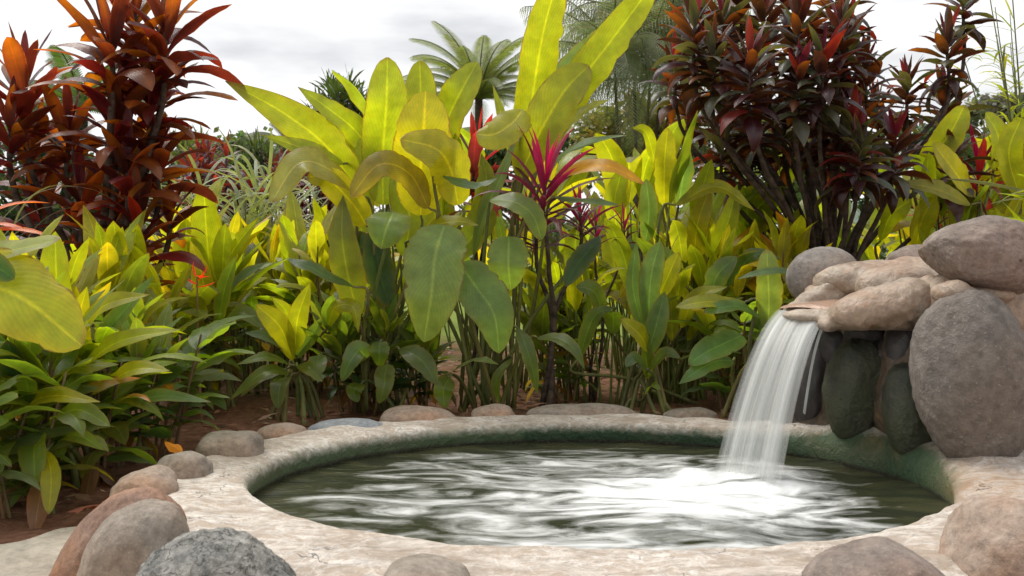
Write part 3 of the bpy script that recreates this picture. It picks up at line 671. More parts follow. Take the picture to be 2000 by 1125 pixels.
def ginger(seed, H=1.1, ns=5, lL=.36, lW=.085, spread=.18, lean=.16, top=LIME, low=GRN, bare=.35, n_lv=11, name='ginger_plant', yel=.06, stemc=(.16, .10, .05), flat=0.):
    """several upright canes with alternate lance leaves, bare reddish below, young lime leaves on top"""
    rg = random.Random(seed); root = empty(name); ms_, ml = MB(), MB()
    for s in range(ns):
        a = rg.uniform(0, 6.28); r = spread*rg.random()**.6; b = Vector((math.cos(a)*r, math.sin(a)*r, -.02))
        h = H*rg.uniform(.72, 1.05); la = rg.uniform(0, 6.28); ll = lean*rg.uniform(.3, 1.2)
        tp = b+Vector((math.cos(la)*ll*h, math.sin(la)*ll*h, h*.86))
        mid = b.lerp(tp, .5)+Vector((rg.uniform(-.02, .02), rg.uniform(-.02, .02), .02))
        sp_ = crom([b, mid, tp], 8)
        ms_.tube(sp_, .009, .005, 6, (*jit(stemc, rg), 1))
        az = rg.uniform(0, 6.28)
        for k in range(n_lv):
            t = bare+(1-bare)*(k/(n_lv-1)); p = sp_[min(7, int(t*8))].lerp(sp_[min(8, int(t*8)+1)], t*8-int(t*8))
            az += 2.4+rg.uniform(-.3, .3)
            u = (t-bare)/(1-bare)
            e0 = R(lerp(25, 78-flat*30, u**1.3)+rg.uniform(-12, 12)); e1 = e0-R(lerp(75, 28+flat*35, u)*rg.uniform(.6, 1.3))
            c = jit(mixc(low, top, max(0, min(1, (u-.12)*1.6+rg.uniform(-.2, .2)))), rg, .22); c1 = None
            if rg.random() < yel: c1 = YEL if rg.random() < .7 else ORG
            sc_ = rg.uniform(.75, 1.15)*(lerp(.75, 1.08, u) if k < n_lv-1 else .8)
            if k < 2 and rg.random() < .3: c = jit((.20, .12, .06), rg, .3); c1 = None; e0 = R(-20); e1 = R(-85)
            gleaf(ml, rg, p, az, e0, e1, lL*sc_, lW*sc_*rg.uniform(.9, 1.2), c, 'lance' if rg.random() < .6 else 'cord', rg.uniform(.15, .5), .06, c1=c1)
    ms_.build('stem', M_STEM, root); ml.build('foliage', M_GREEN, root)
    return root
def heliconia(seed, H=1.5, n=9, bL=.55, bW=.17, spread=.2, lean=.3, top=LIME, low=MID, name='heliconia_plant', erect=1., stemc=(.14, .17, .04)):
    """long petioles rising from the ground, each with one paddle blade"""
    rg = random.Random(seed); root = empty(name); ms_, ml = MB(), MB()
    for k in range(n):
        a = rg.uniform(0, 6.28); r = spread*rg.random()**.6; b = Vector((math.cos(a)*r, math.sin(a)*r, -.02))
        h = H*rg.uniform(.35, .72); la = a+rg.uniform(-.8, .8); ll = lean*rg.uniform(.3, 1.)
        tp = b+Vector((math.cos(la)*ll*h, math.sin(la)*ll*h, h))
        sp_ = crom([b, b.lerp(tp, .5)+Vector((0, 0, .03)), tp], 6); ms_.tube(sp_, .011, .005, 6, (*jit(stemc, rg), 1))
        e0 = R(rg.uniform(60, 86)*erect); e1 = e0-R(rg.uniform(8, 75) if rg.random() < .7 else rg.uniform(60, 130))
        u = h/H
        c = jit(mixc(low, top, min(1, rg.random()*1.5)), rg, .2); sc_ = rg.uniform(.75, 1.15)
        gleaf(ml, rg, tp, la, e0, e1, bL*sc_, bW*sc_*rg.uniform(.85, 1.15), c, rg.choice(['paddle', 'broad', 'cord']), rg.uniform(.1, .5), .05, nv=12, nu=6, c1=(YEL if rg.random() < .06 else None), roll=rg.uniform(-.9, .9))
    ms_.build('stem', M_STEM, root); ml.build('foliage', M_GREEN, root)
    return root
def rosette(ml, rg, M, n=22, Ln=.3, W=.075, cols=None, depth=.22, prof='cord', nv=8, nu=4, droop=1., fold=.5, wave=.04, emin=30):
    az = rg.uniform(0, 6.28)
    for k in range(n):
        u = k/(n-1); az += 2.4
        e0 = R(lerp(84, emin, u**.8)+rg.uniform(-9, 9)); e1 = e0-R(lerp(12, 105, u**.8)*rg.uniform(.6, 1.25)*droop)
        base = Vector((0, 0, -depth*u))
        c, c1 = cols(rg, u); sc_ = rg.uniform(.8, 1.15)*lerp(.72, 1., min(1, u*2.5))
        gleaf(ml, rg, base, az, e0, e1, Ln*sc_, W*sc_*lerp(.7, 1.1, u), c, prof, fold*rg.uniform(.5, 1.3), wave, nv=nv, nu=nu, M=M, c1=c1)
def c_maroon(rg, u):
    r = rg.random()
    c = jit(mixc((.060, .008, .018), (.036, .011, .013), rg.random()), rg, .3)
    if r < .38: c1 = jit((.20, .075, .008), rg)
    elif r < .52: c = jit((.075, .030, .012), rg); c1 = jit((.27, .12, .012), rg)
    elif r < .57: c = jit((.12, .012, .012), rg); c1 = c
    else: c1 = c
    return c, c1
def c_dark(rg, u):
    r = rg.random(); c = jit(mixc((.042, .010, .014), (.026, .015, .014), rg.random()), rg, .3); c1 = c
    if u < .12 and rg.random() < .5: c = (.11, .010, .035); c1 = (.05, .010, .02)
    elif r < .24: c = jit((.055, .065, .04), rg); c1 = c
    elif r < .42: c1 = jit((.18, .06, .008), rg)
    elif r < .46: c = jit((.13, .015, .015), rg); c1 = c
    return c, c1
def c_pink(rg, u):
    if u < .22: c = jit((.30, .010, .075), rg); return c, jit((.24, .015, .04), rg)
    if u < .6: c = jit((.10, .010, .035), rg); return c, jit((.20, .02, .04), rg)
    return jit((.06, .012, .025), rg), jit((.10, .03, .02), rg)
def c_red(rg, u):
    c = jit((.26, .018, .02), rg) if rg.random() < .6 else jit((.09, .03, .02), rg); return c, jit((.30, .05, .02), rg)
def c_purple(rg, u):
    c = jit((.045, .010, .022), rg, .3); return c, (jit((.16, .02, .03), rg) if rg.random() < .25 else c)
def c_green(rg, u):
    c = jit(mixc((.05, .085, .02), (.02, .045, .014), min(1, u*1.3)), rg, .25); return c, c
def frame(p, axis):
    return Matrix.Translation(p) @ Vector(axis).normalized().to_track_quat('Z', 'Y').to_matrix().to_4x4()
def cordyline(label, base, heads, cols, group=None, Ln=.3, W=.075, n=22, trunk_r=.022, name='cordyline', mat=M_RED, seed=1, depth=.25, mids=None, cat='ti plant', **kw):
    """heads: list of (px, py, d) rosette tips; stems run from base to them"""
    rg = random.Random(seed); root = empty(name, base); tag(root, label, cat, group)
    tr = MB(); b = Vector(base)
    for i, h in enumerate(heads):
        tip = P(*h[:3])-b; sc_ = h[3] if len(h) > 3 else 1.
        bb = Vector((rg.uniform(-1, 1)*trunk_r*5, rg.uniform(-1, 1)*trunk_r*5, -.03))
        low = tip*.42; low.x *= .55; low.y *= .6
        low += Vector((rg.uniform(-.05, .05), rg.uniform(-.05, .05), 0))
        q = tip*.8; q.z = tip.z*.76; q.x = tip.x*.93
        path = crom([bb, low, q, tip], 14)
        path = [p+Vector((noise.noise(p*4+Vector((i, 0, 0))), noise.noise(p*4+Vector((0, i, 5))), 0))*.02 for p in path]
        tr.tube(path, trunk_r*rg.uniform(.8, 1.15)*sc_**.5, trunk_r*.42, 7)
        ax = (path[-1]-path[-3]).normalized(); ax = (ax+Vector((0, 0, .5))).normalized()
        ml = MB(); rosette(ml, rg, frame(path[-1], ax), n=int(n*(.8+.2*sc_)), Ln=Ln*sc_, W=W*sc_, cols=cols, depth=depth*sc_, **kw)
        ml.build('leaf_rosette', mat, root)
    tr.build('trunk', M_BARK, root)
    return root
def place(proto, px, d, rz, s, label, cat='plant', group=None, used=set(), z=0):
    if proto.name in used: o = copy_tree(proto)
    else: o = proto; used.add(proto.name)
    o.location = ((px-1000)/F*d, d, z); o.rotation_euler = (0, 0, rz); o.scale = (s, s, s)
    tag(o, label, cat, group); return o

# ------------------------------------------------------------------ hero heliconia clump (centre)
FN = Vector((0, -1, .25))
def hero(label, base, leaves, group=None, name='heliconia_clump', cat='heliconia', stemc=(.15, .15, .05), seed=3):
    rg = random.Random(seed); root = empty(name, base); tag(root, label, cat, group); b = Vector(base); st = MB()
    for lf in leaves:
        pts, Wpx, tone, prof = lf[0], lf[1], lf[2], lf[3]
        nr = Vector(lf[4]) if len(lf) > 4 and lf[4] else Vector((rg.uniform(-.35, .35), -1, rg.uniform(0, .5)))
        kw = lf[5] if len(lf) > 5 else {}
        d0 = pts[0][2]; P3 = [P(*q)-b for q in pts]
        W_ = Wpx/F*sum(q[2] for q in pts)/len(pts)
        c = jit(tone if isinstance(tone, tuple) else {'L': LIME, 'Y': LIMEY, 'G': MID, 'D': GRN, 'K': DKG, 'B': BLG}[tone], rg, .1)
        ml = MB(); k2 = dict(fold=.25, wave=.045, nv=30, nu=8, rag=.16, curl=.08, ph=rg.uniform(0, 6)); k2.update(kw); st_to = k2.pop('root', None)
        leaf(ml, P3, W_, nrm=nr.normalized(), prof=prof, c0=c, c1=k2.pop('c1', c), ce=k2.pop('ce', mixc(c, (.3, .22, .02), .3)), **k2)
        ml.build('leaf', M_GREEN, root)
        if st_to is not False:
            foot = Vector((rg.uniform(-.16, .16), rg.uniform(-.1, .14), -.02)) if st_to is None else P(*st_to)-b
            p0 = P3[0]; dirn = (P3[0]-P3[1]).normalized()*.10
            if p0.z > P3[-1].z+.05: dirn = Vector((dirn.x*.2, .05, .03))+(foot-p0)*.08
            path = crom([foot, foot.lerp(p0+dirn, .55)+Vector((rg.uniform(-.03, .03), .03, .05)), p0+dirn, p0], 12)
            st.tube(path, .014, .006, 6, (*jit(stemc, rg, .25), 1))
    st.build('stem', M_STEM, root)
    return root
cb = ((900-1000)/F*5.8, 5.8, 0)
hero('tall central heliconia clump with huge lime leaves and three broad hanging green leaves', ((950-1000)/F*5.6, 5.6, 0), [
    ([(1022, 330, 5.7), (1040, 190, 5.7), (1062, 60, 5.6), (1095, -60, 5.5)], 84, 'L', 'paddle', (.35, -1, .1)),
    ([(1030, 330, 5.6), (1110, 190, 5.5), (1190, 85, 5.4), (1290, -50, 5.3)], 80, 'L', 'paddle', (.1, -1, .2)),
    ([(1015, 345, 5.4), (1060, 250, 5.35), (1105, 175, 5.3), (1150, 128, 5.3)], 98, 'Y', 'paddle', (-.2, -1, .3)),
    ([(1060, 300, 5.8), (1110, 160, 6.0), (1180, 90, 6.1), (1200, 70, 6.1)], 80, BLG, 'paddle', (.3, -1, .2)),
    ([(1065, 300, 5.5), (1110, 242, 5.4), (1150, 212, 5.35), (1192, 194, 5.3)], 44, 'L', 'lance', (0, -.6, .8)),
    ([(1055, 360, 5.4), (1100, 305, 5.3), (1165, 275, 5.2), (1225, 264, 5.1)], 46, BLG, 'lance', (.1, -.55, .9)),
    ([(1080, 355, 5.2), (1130, 330, 5.1), (1190, 325, 5.0), (1260, 360, 5.0)], 38, (.50, .26, .015), 'cord', (.1, -.8, .6)),
    ([(1012, 330, 5.5), (1002, 285, 5.5), (985, 240, 5.45), (962, 165, 5.5)], 34, 'L', 'lance', (.4, -1, .2)),
    ([(1020, 215, 5.3), (1000, 240, 5.2), (965, 262, 5.1), (930, 262, 5.1)], 80, 'Y', 'paddle', (0, -.9, .5), dict(curl=.3)),
    ([(925, 500, 5.4), (945, 420, 5.35), (985, 330, 5.3), (1020, 235, 5.3)], 46, 'D', 'lance', (-.8, -.5, 0)),
    ([(868, 440, 5.0), (850, 500, 4.9), (842, 580, 4.85), (828, 668, 4.9)], 128, (.17, .25, .08), 'broad', (-.15, -1, .25), dict(fold=.15, c1=(.19, .26, .075))),
    ([(898, 515, 5.1), (930, 560, 5.0), (965, 615, 4.95), (975, 690, 5.0)], 98, (.145, .235, .075), 'broad', (.1, -1, .3), dict(fold=.15)),
    ([(994, 462, 5.1), (993, 500, 5.05), (994, 530, 5.05), (998, 566, 5.1)], 84, (.18, .26, .08), 'broad', (0, -1, .2), dict(fold=.12)),
    ([(960, 390, 5.1), (1005, 395, 5.0), (1040, 420, 4.95), (1058, 468, 4.95)], 54, 'G', 'paddle', (0, -.7, .7)),
    ([(868, 345, 5.1), (905, 360, 5.0), (940, 362, 5.0), (972, 348, 5.0)], 36, BLG, 'lance', (0, -.5, .9)),
    ([(1082, 385, 5.2), (1120, 392, 5.1), (1165, 395, 5.0), (1208, 400, 5.0)], 32, BLG, 'cord', (0, -.5, .9)),
    ([(1172, 462, 5.3), (1150, 490, 5.2), (1125, 520, 5.2), (1103, 560, 5.2)], 46, 'K', 'cord', (-.2, -1, .3)),
    ([(815, 470, 5.3), (850, 442, 5.2), (890, 432, 5.2), (935, 440, 5.2)], 44, 'Y', 'lance', (0, -.6, .7)),
    ([(870, 520, 5.6), (930, 450, 5.6), (950, 360, 5.6), (940, 300, 5.6)], 60, 'G', 'lance', (.5, -1, .2)),
    ([(1000, 700, 5.4), (970, 740, 5.3), (975, 790, 5.3)], 26, 'G', 'lance', (-.8, -1, .2)),
    ([(880, 728, 5.2), (915, 708, 5.1), (945, 703, 5.0), (975, 712, 5.0)], 26, 'D', 'lance', (0, -.5, .9)),
    ([(878, 738, 5.2), (868, 755, 5.1), (866, 775, 5.1), (870, 798, 5.1)], 42, 'G', 'broad', (.2, -1, .3)),
    ([(1010, 640, 5.2), (1025, 670, 5.1), (1040, 720, 5.1), (1050, 770, 5.15)], 34, 'D', 'lance', (.4, -1, .3)),
    ([(1050, 660, 5.2), (1085, 660, 5.1), (1120, 680, 5.0), (1143, 722, 5.0)], 34, 'D', 'lance', (.1, -.7, .7)),
], seed=3)
hero('bushy lime heliconia clump left of centre with one long leaf pointing far left', ((745-1000)/F*5.5, 5.5, 0), [
    ([(705, 400, 5.5), (650, 300, 5.4), (560, 225, 5.3), (440, 158, 5.2)], 84, 'L', 'lance', (-.35, -1, .35)),
    ([(740, 330, 5.7), (700, 262, 5.7), (645, 215, 5.6), (582, 170, 5.6)], 56, 'L', 'lance', (-.2, -1, .6)),
    ([(670, 320, 5.4), (620, 300, 5.3), (570, 282, 5.3), (512, 264, 5.2)], 40, 'L', 'lance', (-.2, -1, .5)),
    ([(748, 400, 5.6), (748, 300, 5.6), (755, 200, 5.5), (757, 112, 5.5)], 92, 'L', 'paddle', (.3, -1, .1)),
    ([(815, 330, 6.0), (822, 250, 6.0), (822, 180, 6.0), (820, 118, 6.0)], 74, 'L', 'paddle', (-.2, -1, .1)),
    ([(845, 340, 5.9), (868, 250, 5.8), (900, 180, 5.7), (932, 122, 5.7)], 84, 'L', 'paddle', (-.35, -1, .2)),
    ([(822, 420, 5.3), (822, 330, 5.2), (828, 250, 5.1), (832, 178, 5.1)], 118, 'Y', 'paddle', (.1, -1, .15)),
    ([(705, 460, 5.6), (708, 380, 5.6), (712, 320, 5.6), (716, 262, 5.6)], 60, 'L', 'paddle', (0, -1, .1)),
    ([(705, 385, 5.3), (650, 335, 5.1), (585, 318, 5.0), (530, 395, 4.95)], 78, 'Y', 'paddle', (.1, -.75, .65), dict(c1=(.32, .33, .15), curl=.15)),
    ([(715, 440, 5.3), (690, 400, 5.2), (640, 350, 5.1), (600, 345, 5.1)], 60, 'Y', 'paddle', (.1, -1, .3)),
    ([(836, 405, 5.2), (800, 340, 5.1), (740, 322, 5.0), (685, 385, 5.0)], 66, (.20, .17, .03), 'paddle', (.2, -.8, .5), dict(curl=.25)),
    ([(895, 400, 5.2), (880, 330, 5.1), (850, 290, 5.0), (782, 272, 5.0)], 90, 'Y', 'paddle', (0, -.9, .4), dict(curl=.2)),
    ([(768, 415, 5.1), (760, 430, 5.0), (752, 455, 4.95), (744, 486, 4.95)], 88, (.13, .20, .045), 'broad', (0, -1, .3), dict(fold=.1)),
    ([(700, 620, 5.2), (680, 540, 5.1), (668, 460, 5.05), (670, 382, 5.1)], 68, (.12, .14, .015), 'lance', (.3, -1, .2), dict(wave=.07)),
    ([(740, 430, 5.5), (735, 490, 5.4), (745, 545, 5.4), (762, 600, 5.4)], 64, 'K', 'cord', (.2, -1, .2)),
    ([(640, 470, 5.6), (700, 480, 5.5), (745, 520, 5.5), (765, 590, 5.5)], 60, 'K', 'lance', (-.2, -1, .2)),
    ([(790, 500, 5.6), (800, 430, 5.6), (790, 380, 5.6), (770, 340, 5.6)], 70, 'L', 'paddle', (.2, -1, .2)),
    ([(860, 480, 5.9), (850, 420, 5.9), (845, 380, 5.9), (850, 330, 5.9)], 80, 'L', 'paddle', (.2, -1, .2)),
    ([(690, 560, 5.1), (640, 540, 5.0), (600, 520, 4.95), (560, 505, 5.0)], 44, 'B', 'lance', (0, -.6, .8)),
    ([(715, 700, 5.1), (702, 685, 5.05), (685, 705, 5.0), (667, 745, 5.0)], 46, (.10, .17, .05), 'broad', (-.1, -1, .5), dict(root=(715, 800, 5.3))),
    ([(742, 668, 5.1), (741, 682, 5.05), (741, 696, 5.05), (740, 716, 5.1)], 42, 'G', 'broad', (0, -1, .4)),
    ([(622, 695, 5.1), (620, 706, 5.05), (618, 722, 5.0), (612, 744, 5.0)], 40, (.12, .18, .06), 'broad', (0, -1, .4)),
    ([(755, 712, 5.1), (752, 732, 5.05), (750, 755, 5.0), (740, 788, 5.0)], 42, 'G', 'broad', (0, -1, .4)),
    ([(780, 682, 5.2), (805, 690, 5.1), (830, 712, 5.05), (853, 750, 5.05)], 44, 'D', 'cord', (0, -.9, .5)),
    ([(640, 640, 5.2), (655, 600, 5.1), (690, 600, 5.0), (700, 650, 5.0)], 34, 'Y', 'lance', (0, -1, .5), dict(curl=.5)),
    ([(705, 750, 5.2), (695, 757, 5.1), (692, 768, 5.1), (700, 785, 5.1)], 34, 'G', 'broad', (0, -1, .4)),
], seed=9)

# near left plant whose big yellow-green leaf enters from the edge
hero('plant at the left edge with one huge yellow green leaf reaching in', ((-120-1000)/F*2.9, 2.9, 0), [
    ([(-150, 570, 2.9), (-60, 555, 2.85), (40, 580, 2.8), (160, 676, 2.75)], 172, (.27, .30, .015), 'paddle', (.15, -1, .35), dict(fold=.1, curl=.18, root=(-160, 1000, 3.0), ce=(.36, .30, .015))),
    ([(-120, 520, 3.0), (-40, 500, 2.95), (40, 485, 2.9), (118, 466, 2.9)], 70, (.20, .23, .07), 'paddle', (.1, -.6, .8), dict(root=(-160, 1000, 3.1))),
    ([(-90, 500, 2.8), (-50, 505, 2.8), (-10, 520, 2.8), (28, 545, 2.8)], 60, DKG, 'paddle', (.1, -1, .2), dict(root=(-160, 1000, 3.1))),
], name='heliconia_plant', seed=5)
hero('dark green broad leaved heliconia leaf pair leaning toward the waterfall from the bed', ((1445-1000)/F*5.2, 5.2, 0), [
    ([(1448, 655, 5.1), (1420, 668, 5.0), (1375, 690, 4.9), (1345, 712, 4.9)], 58, (.09, .185, .05), 'broad', (-.3, -1, .5)),
    ([(1432, 705, 5.1), (1400, 705, 5.0), (1365, 722, 4.9), (1326, 750, 4.9)], 46, (.09, .18, .05), 'lance', (-.2, -1, .6)),
    ([(1500, 640, 5.1), (1502, 590, 5.05), (1500, 540, 5.0), (1498, 486, 5.0)], 56, (.13, .18, .08), 'paddle', (0, -1, .4)),
    ([(1560, 545, 5.0), (1525, 530, 4.95), (1485, 532, 4.9), (1440, 545, 4.9)], 24, BLG, 'lance', (0, -.7, .8)),
    ([(1455, 590, 5.1), (1420, 590, 5.0), (1370, 590, 4.9), (1320, 600, 4.9)], 40, LIMEY, 'cord', (0, -.7, .7)),
    ([(1490, 625, 5.1), (1450, 600, 5.0), (1410, 600, 4.9), (1374, 610, 4.9)], 36, (.09, .16, .05), 'cord', (0, -.7, .7)),
], name='heliconia_plant', seed=6)

def H3(x0, y0, x1, y1, x2, y2, d, w_, tone, prof='lance', nr=None, **kw):
    return ([(x0, y0, d+.12), (x1, y1, d), (x2, y2, d-.05)], w_, tone, prof, nr, dict(fold=.35, nv=18, nu=6, **kw))
hero('upright blue green leaved plant standing alone in front of the bed left of the waterfall', P(1268, 800, 5.4).xy.to_3d(), [
    H3(1258, 650, 1236, 560, 1243, 472, 5.35, 44, 'B', 'lance', (.4, -1, .2)), H3(1265, 640, 1272, 540, 1290, 470, 5.3, 48, 'B', 'cord', (-.2, -1, .3)),
    H3(1278, 600, 1305, 540, 1326, 492, 5.3, 40, 'Y', 'cord', (-.3, -1, .2)), H3(1262, 700, 1280, 640, 1298, 570, 5.25, 46, 'B', 'cord', (.1, -1, .3)),
    H3(1268, 690, 1250, 655, 1212, 622, 5.2, 40, 'Y', 'cord', (.2, -1, .5)), H3(1262, 720, 1240, 700, 1222, 716, 5.15, 30, BLG, 'broad', (0, -1, .6)),
    H3(1268, 740, 1262, 700, 1262, 640, 5.3, 30, 'G', 'lance', (.3, -1, .2)), H3(1270, 720, 1300, 690, 1330, 700, 5.2, 30, 'D', 'lance', (0, -.8, .6)),
    H3(1262, 770, 1275, 752, 1290, 762, 5.2, 18, 'G', 'broad', (0, -.8, .6))], name='ginger_plant', cat='plant', seed=31)
hero('green plant with fanned lower leaves at the edge of the bare soil behind the rim', P(575, 810, 5.2).xy.to_3d(), [
    H3(572, 705, 548, 640, 500, 595, 5.1, 50, 'Y', 'cord', (-.2, -1, .3)), H3(575, 690, 582, 620, 606, 552, 5.1, 44, 'Y', 'lance', (.2, -1, .2)),
    H3(565, 712, 520, 698, 462, 712, 5.0, 30, 'G', 'lance', (0, -.7, .8)), H3(565, 728, 515, 728, 448, 782, 5.0, 34, 'G', 'lance', (-.1, -.8, .7)),
    H3(568, 735, 548, 752, 543, 798, 4.95, 40, 'D', 'cord', (-.3, -1, .4)), H3(560, 720, 500, 745, 470, 775, 5.1, 26, 'G', 'lance', (0, -.7, .8)),
    H3(575, 700, 610, 655, 628, 620, 5.2, 30, 'D', 'lance', (.2, -1, .4)), H3(570, 690, 530, 660, 478, 650, 5.15, 34, 'B', 'lance', (0, -.8, .7)),
    H3(580, 715, 605, 720, 630, 745, 5.0, 30, 'G', 'cord', (.2, -1, .5)), H3(568, 660, 560, 610, 530, 580, 5.2, 30, 'L', 'lance', (0, -1, .3))], name='ginger_plant', cat='plant', seed=32)
hero('lime heliconia with tall upright blades standing right of the orange flower', P(412, 745, 5.6).xy.to_3d(), [
    H3(412, 560, 404, 460, 398, 362, 5.55, 62, 'L', 'paddle', (.1, -1, .1)), H3(436, 570, 436, 500, 441, 436, 5.5, 46, 'L', 'cord', (-.2, -1, .2)),
    H3(420, 565, 455, 490, 506, 425, 5.6, 40, 'L', 'lance', (-.3, -1, .2)), H3(385, 590, 366, 510, 364, 428, 5.65, 54, 'L', 'paddle', (.2, -1, .1)),
    H3(425, 600, 470, 545, 522, 512, 5.4, 36, 'B', 'lance', (0, -.7, .7)), H3(400, 600, 395, 540, 372, 470, 5.45, 44, 'Y', 'lance', (.2, -1, .2)),
    H3(430, 640, 470, 610, 515, 640, 5.3, 34, 'G', 'cord', (0, -.8, .7)), H3(405, 620, 375, 590, 345, 600, 5.3, 40, 'Y', 'lance', (0, -.8, .6)),
    H3(425, 640, 440, 560, 462, 500, 5.35, 40, 'G', 'lance', (-.2, -1, .2)), H3(415, 660, 385, 640, 350, 660, 5.3, 34, 'G', 'lance', (0, -.7, .7))], name='heliconia_plant', seed=33)
hero('broad leaved plant of the left group with long arching yellow green blades', P(120, 930, 3.75).xy.to_3d(), [
    H3(125, 680, 112, 560, 108, 452, 3.7, 72, 'L', 'cord', (-.1, -1, .2)), H3(130, 690, 200, 600, 292, 575, 3.6, 46, 'Y', 'lance', (0, -.8, .6)),
    H3(150, 730, 230, 668, 352, 643, 3.55, 46, 'L', 'lance', (0, -.8, .7)), H3(45, 810, 36, 740, 14, 664, 3.4, 74, DKG, 'cord', (-.1, -1, .3)),
    H3(-10, 830, 90, 775, 196, 785, 3.3, 44, 'Y', 'lance', (0, -.8, .7)), H3(180, 770, 260, 722, 332, 724, 3.6, 40, 'Y', 'lance', (0, -.8, .7)),
    H3(200, 820, 300, 775, 412, 785, 3.7, 36, 'B', 'lance', (0, -.7, .8)), H3(70, 850, 66, 890, 70, 950, 3.2, 62, 'G', 'broad', (0, -1, .4)),
    H3(90, 830, 150, 800, 215, 832, 3.3, 42, 'G', 'cord', (0, -.8, .7)), H3(100, 860, 150, 850, 205, 880, 3.3, 36, 'G', 'lance', (0, -.8, .7)),
    H3(160, 700, 150, 640, 170, 560, 3.75, 56, 'Y', 'lance', (.3, -1, .2)), H3(20, 860, -5, 880, -10, 940, 3.2, 56, 'G', 'broad', (.2, -1, .4)),
    H3(90, 880, 100, 930, 95, 1005, 3.15, 40, 'Y', 'cord', (.2, -1, .4)), H3(60, 700, 90, 650, 140, 640, 3.5, 50, 'G', 'cord', (0, -1, .5)),
    H3(170, 690, 240, 610, 300, 540, 3.9, 48, BLG, 'lance', (-.2, -1, .5))], name='ginger_plant', cat='plant', seed=34)
hero('tall heliconia with erect olive blades between the crimson ti plant and the purple crown', P(1320, 740, 6.0).xy.to_3d(), [
    H3(1297, 400, 1298, 320, 1304, 250, 5.95, 48, 'Y', 'paddle', (.1, -1, .1)), H3(1325, 400, 1335, 340, 1345, 285, 6.0, 44, 'B', 'lance', (.4, -1, .1)),
    H3(1320, 400, 1400, 365, 1475, 412, 5.8, 38, 'Y', 'lance', (0, -.8, .6)), H3(1280, 320, 1262, 260, 1235, 250, 6.0, 30, 'L', 'lance', (0, -.9, .5)),
    H3(1390, 500, 1420, 440, 1440, 360, 6.0, 44, 'L', 'lance', (-.2, -1, .2)), H3(1355, 520, 1362, 440, 1385, 370, 5.9, 46, 'Y', 'paddle', (.2, -1, .2)),
    H3(1262, 470, 1268, 410, 1262, 350, 5.9, 40, 'B', 'paddle', (-.3, -1, .2)), H3(1210, 480, 1200, 400, 1215, 330, 6.0, 50, 'L', 'paddle', (.2, -1, .2)),
    H3(1340, 560, 1300, 500, 1240, 480, 5.7, 40, 'G', 'lance', (0, -.8, .6)), H3(1420, 560, 1470, 500, 1525, 505, 5.7, 34, BLG, 'lance', (0, -.8, .7)),
    H3(1385, 600, 1400, 540, 1440, 500, 5.6, 46, 'B', 'cord', (-.1, -1, .4)), H3(1330, 640, 1360, 580, 1420, 560, 5.5, 36, 'Y', 'lance', (0, -.8, .6)),
    H3(1130, 700, 1160, 620, 1200, 600, 5.4, 34, 'D', 'lance', (0, -.8, .6)), H3(1180, 620, 1160, 570, 1125, 560, 5.5, 40, 'D', 'cord', (0, -1, .5))], seed=35)
hero('heliconia with wide lime blades behind the top boulder at the right', P(1830, 700, 6.2).xy.to_3d(), [
    H3(1800, 330, 1850, 270, 1885, 205, 6.2, 60, 'L', 'paddle', (-.2, -1, .2)), H3(1900, 385, 1860, 330, 1822, 278, 6.0, 56, (.30, .28, .015), 'cord', (.2, -1, .3)),
    H3(1895, 400, 1830, 370, 1755, 356, 5.9, 42, 'Y', 'lance', (0, -.9, .5)), H3(1940, 330, 1950, 270, 1925, 220, 6.2, 54, 'L', 'paddle', (.3, -1, .2)),
    H3(1790, 480, 1800, 430, 1825, 385, 6.1, 60, 'Y', 'paddle', (.2, -1, .2)), H3(1720, 470, 1740, 420, 1780, 390, 6.2, 50, 'L', 'cord', (.2, -1, .2)),
    H3(1990, 380, 1970, 300, 1995, 230, 6.1, 54, 'L', 'paddle', (-.2, -1, .2))], seed=36)

# ------------------------------------------------------------------ cordylines
left_heads = [(48, 150, 5.3, 1.1), (215, 75, 5.0, 1.15), (322, 45, 5.1, 1.1), (262, 10, 5.3, 1.1), (310, 120, 5.2, 1.), (230, 215, 5.1, 1.05), (292, 175, 5.2, 1.05), (130, 250, 5.3, 1.),
              (60, 290, 5.4, 1.), (250, 320, 5.1, 1.), (310, 290, 5.2, .9), (160, 370, 5.2, .95), (270, 420, 5.1, .95), (330, 410, 5.3, .7), (215, 450, 5.2, .9), (250, 520, 5.2, .8), (75, 400, 5.4, .9), (20, 240, 5.2, 1.)]
cordyline('tall maroon and orange ti plant with many leafy heads at the left', ((190-1000)/F*5.2, 5.2, 0), left_heads, c_maroon, Ln=.39, W=.10, n=21, trunk_r=.028, seed=4, depth=.27, prof='cord', nv=10, nu=6, droop=.95, fold=.4, emin=28)
rt = [(1350, 40), (1420, 20), (1500, 10), (1570, 20), (1640, 30), (1330, 110), (1400, 100), (1470, 100), (1545, 95), (1620, 100), (1690, 130), (1340, 190), (1410, 180), (1480, 190),
      (1560, 170), (1640, 180), (1720, 190), (1780, 150), (1850, 190), (1400, 260), (1470, 270), (1540, 255), (1610, 260), (1690, 260), (1760, 250), (1850, 60), (1880, -10), (1650, 60), (1570, 130), (1450, 140), (1660, 230), (1860, 280), (1360, -20), (1450, -50), (1540, -50), (1630, -40), (1600, 210), (1520, 220)]
rg0 = random.Random(77)
cordyline('wide many stemmed dark purple ti plant behind the waterfall', ((1620-1000)/F*6.3, 6.3, 0), [(x+rg0.uniform(-12, 12), y+rg0.uniform(-10, 10), 6.3+rg0.uniform(-.75, .75), rg0.uniform(.85, 1.1)) for x, y in rt], c_dark, Ln=.29, W=.092, n=31, trunk_r=.023, seed=12, depth=.34, droop=1.1, nv=8, emin=2, mat=M_PURPLE, fold=.5, prof='lance')
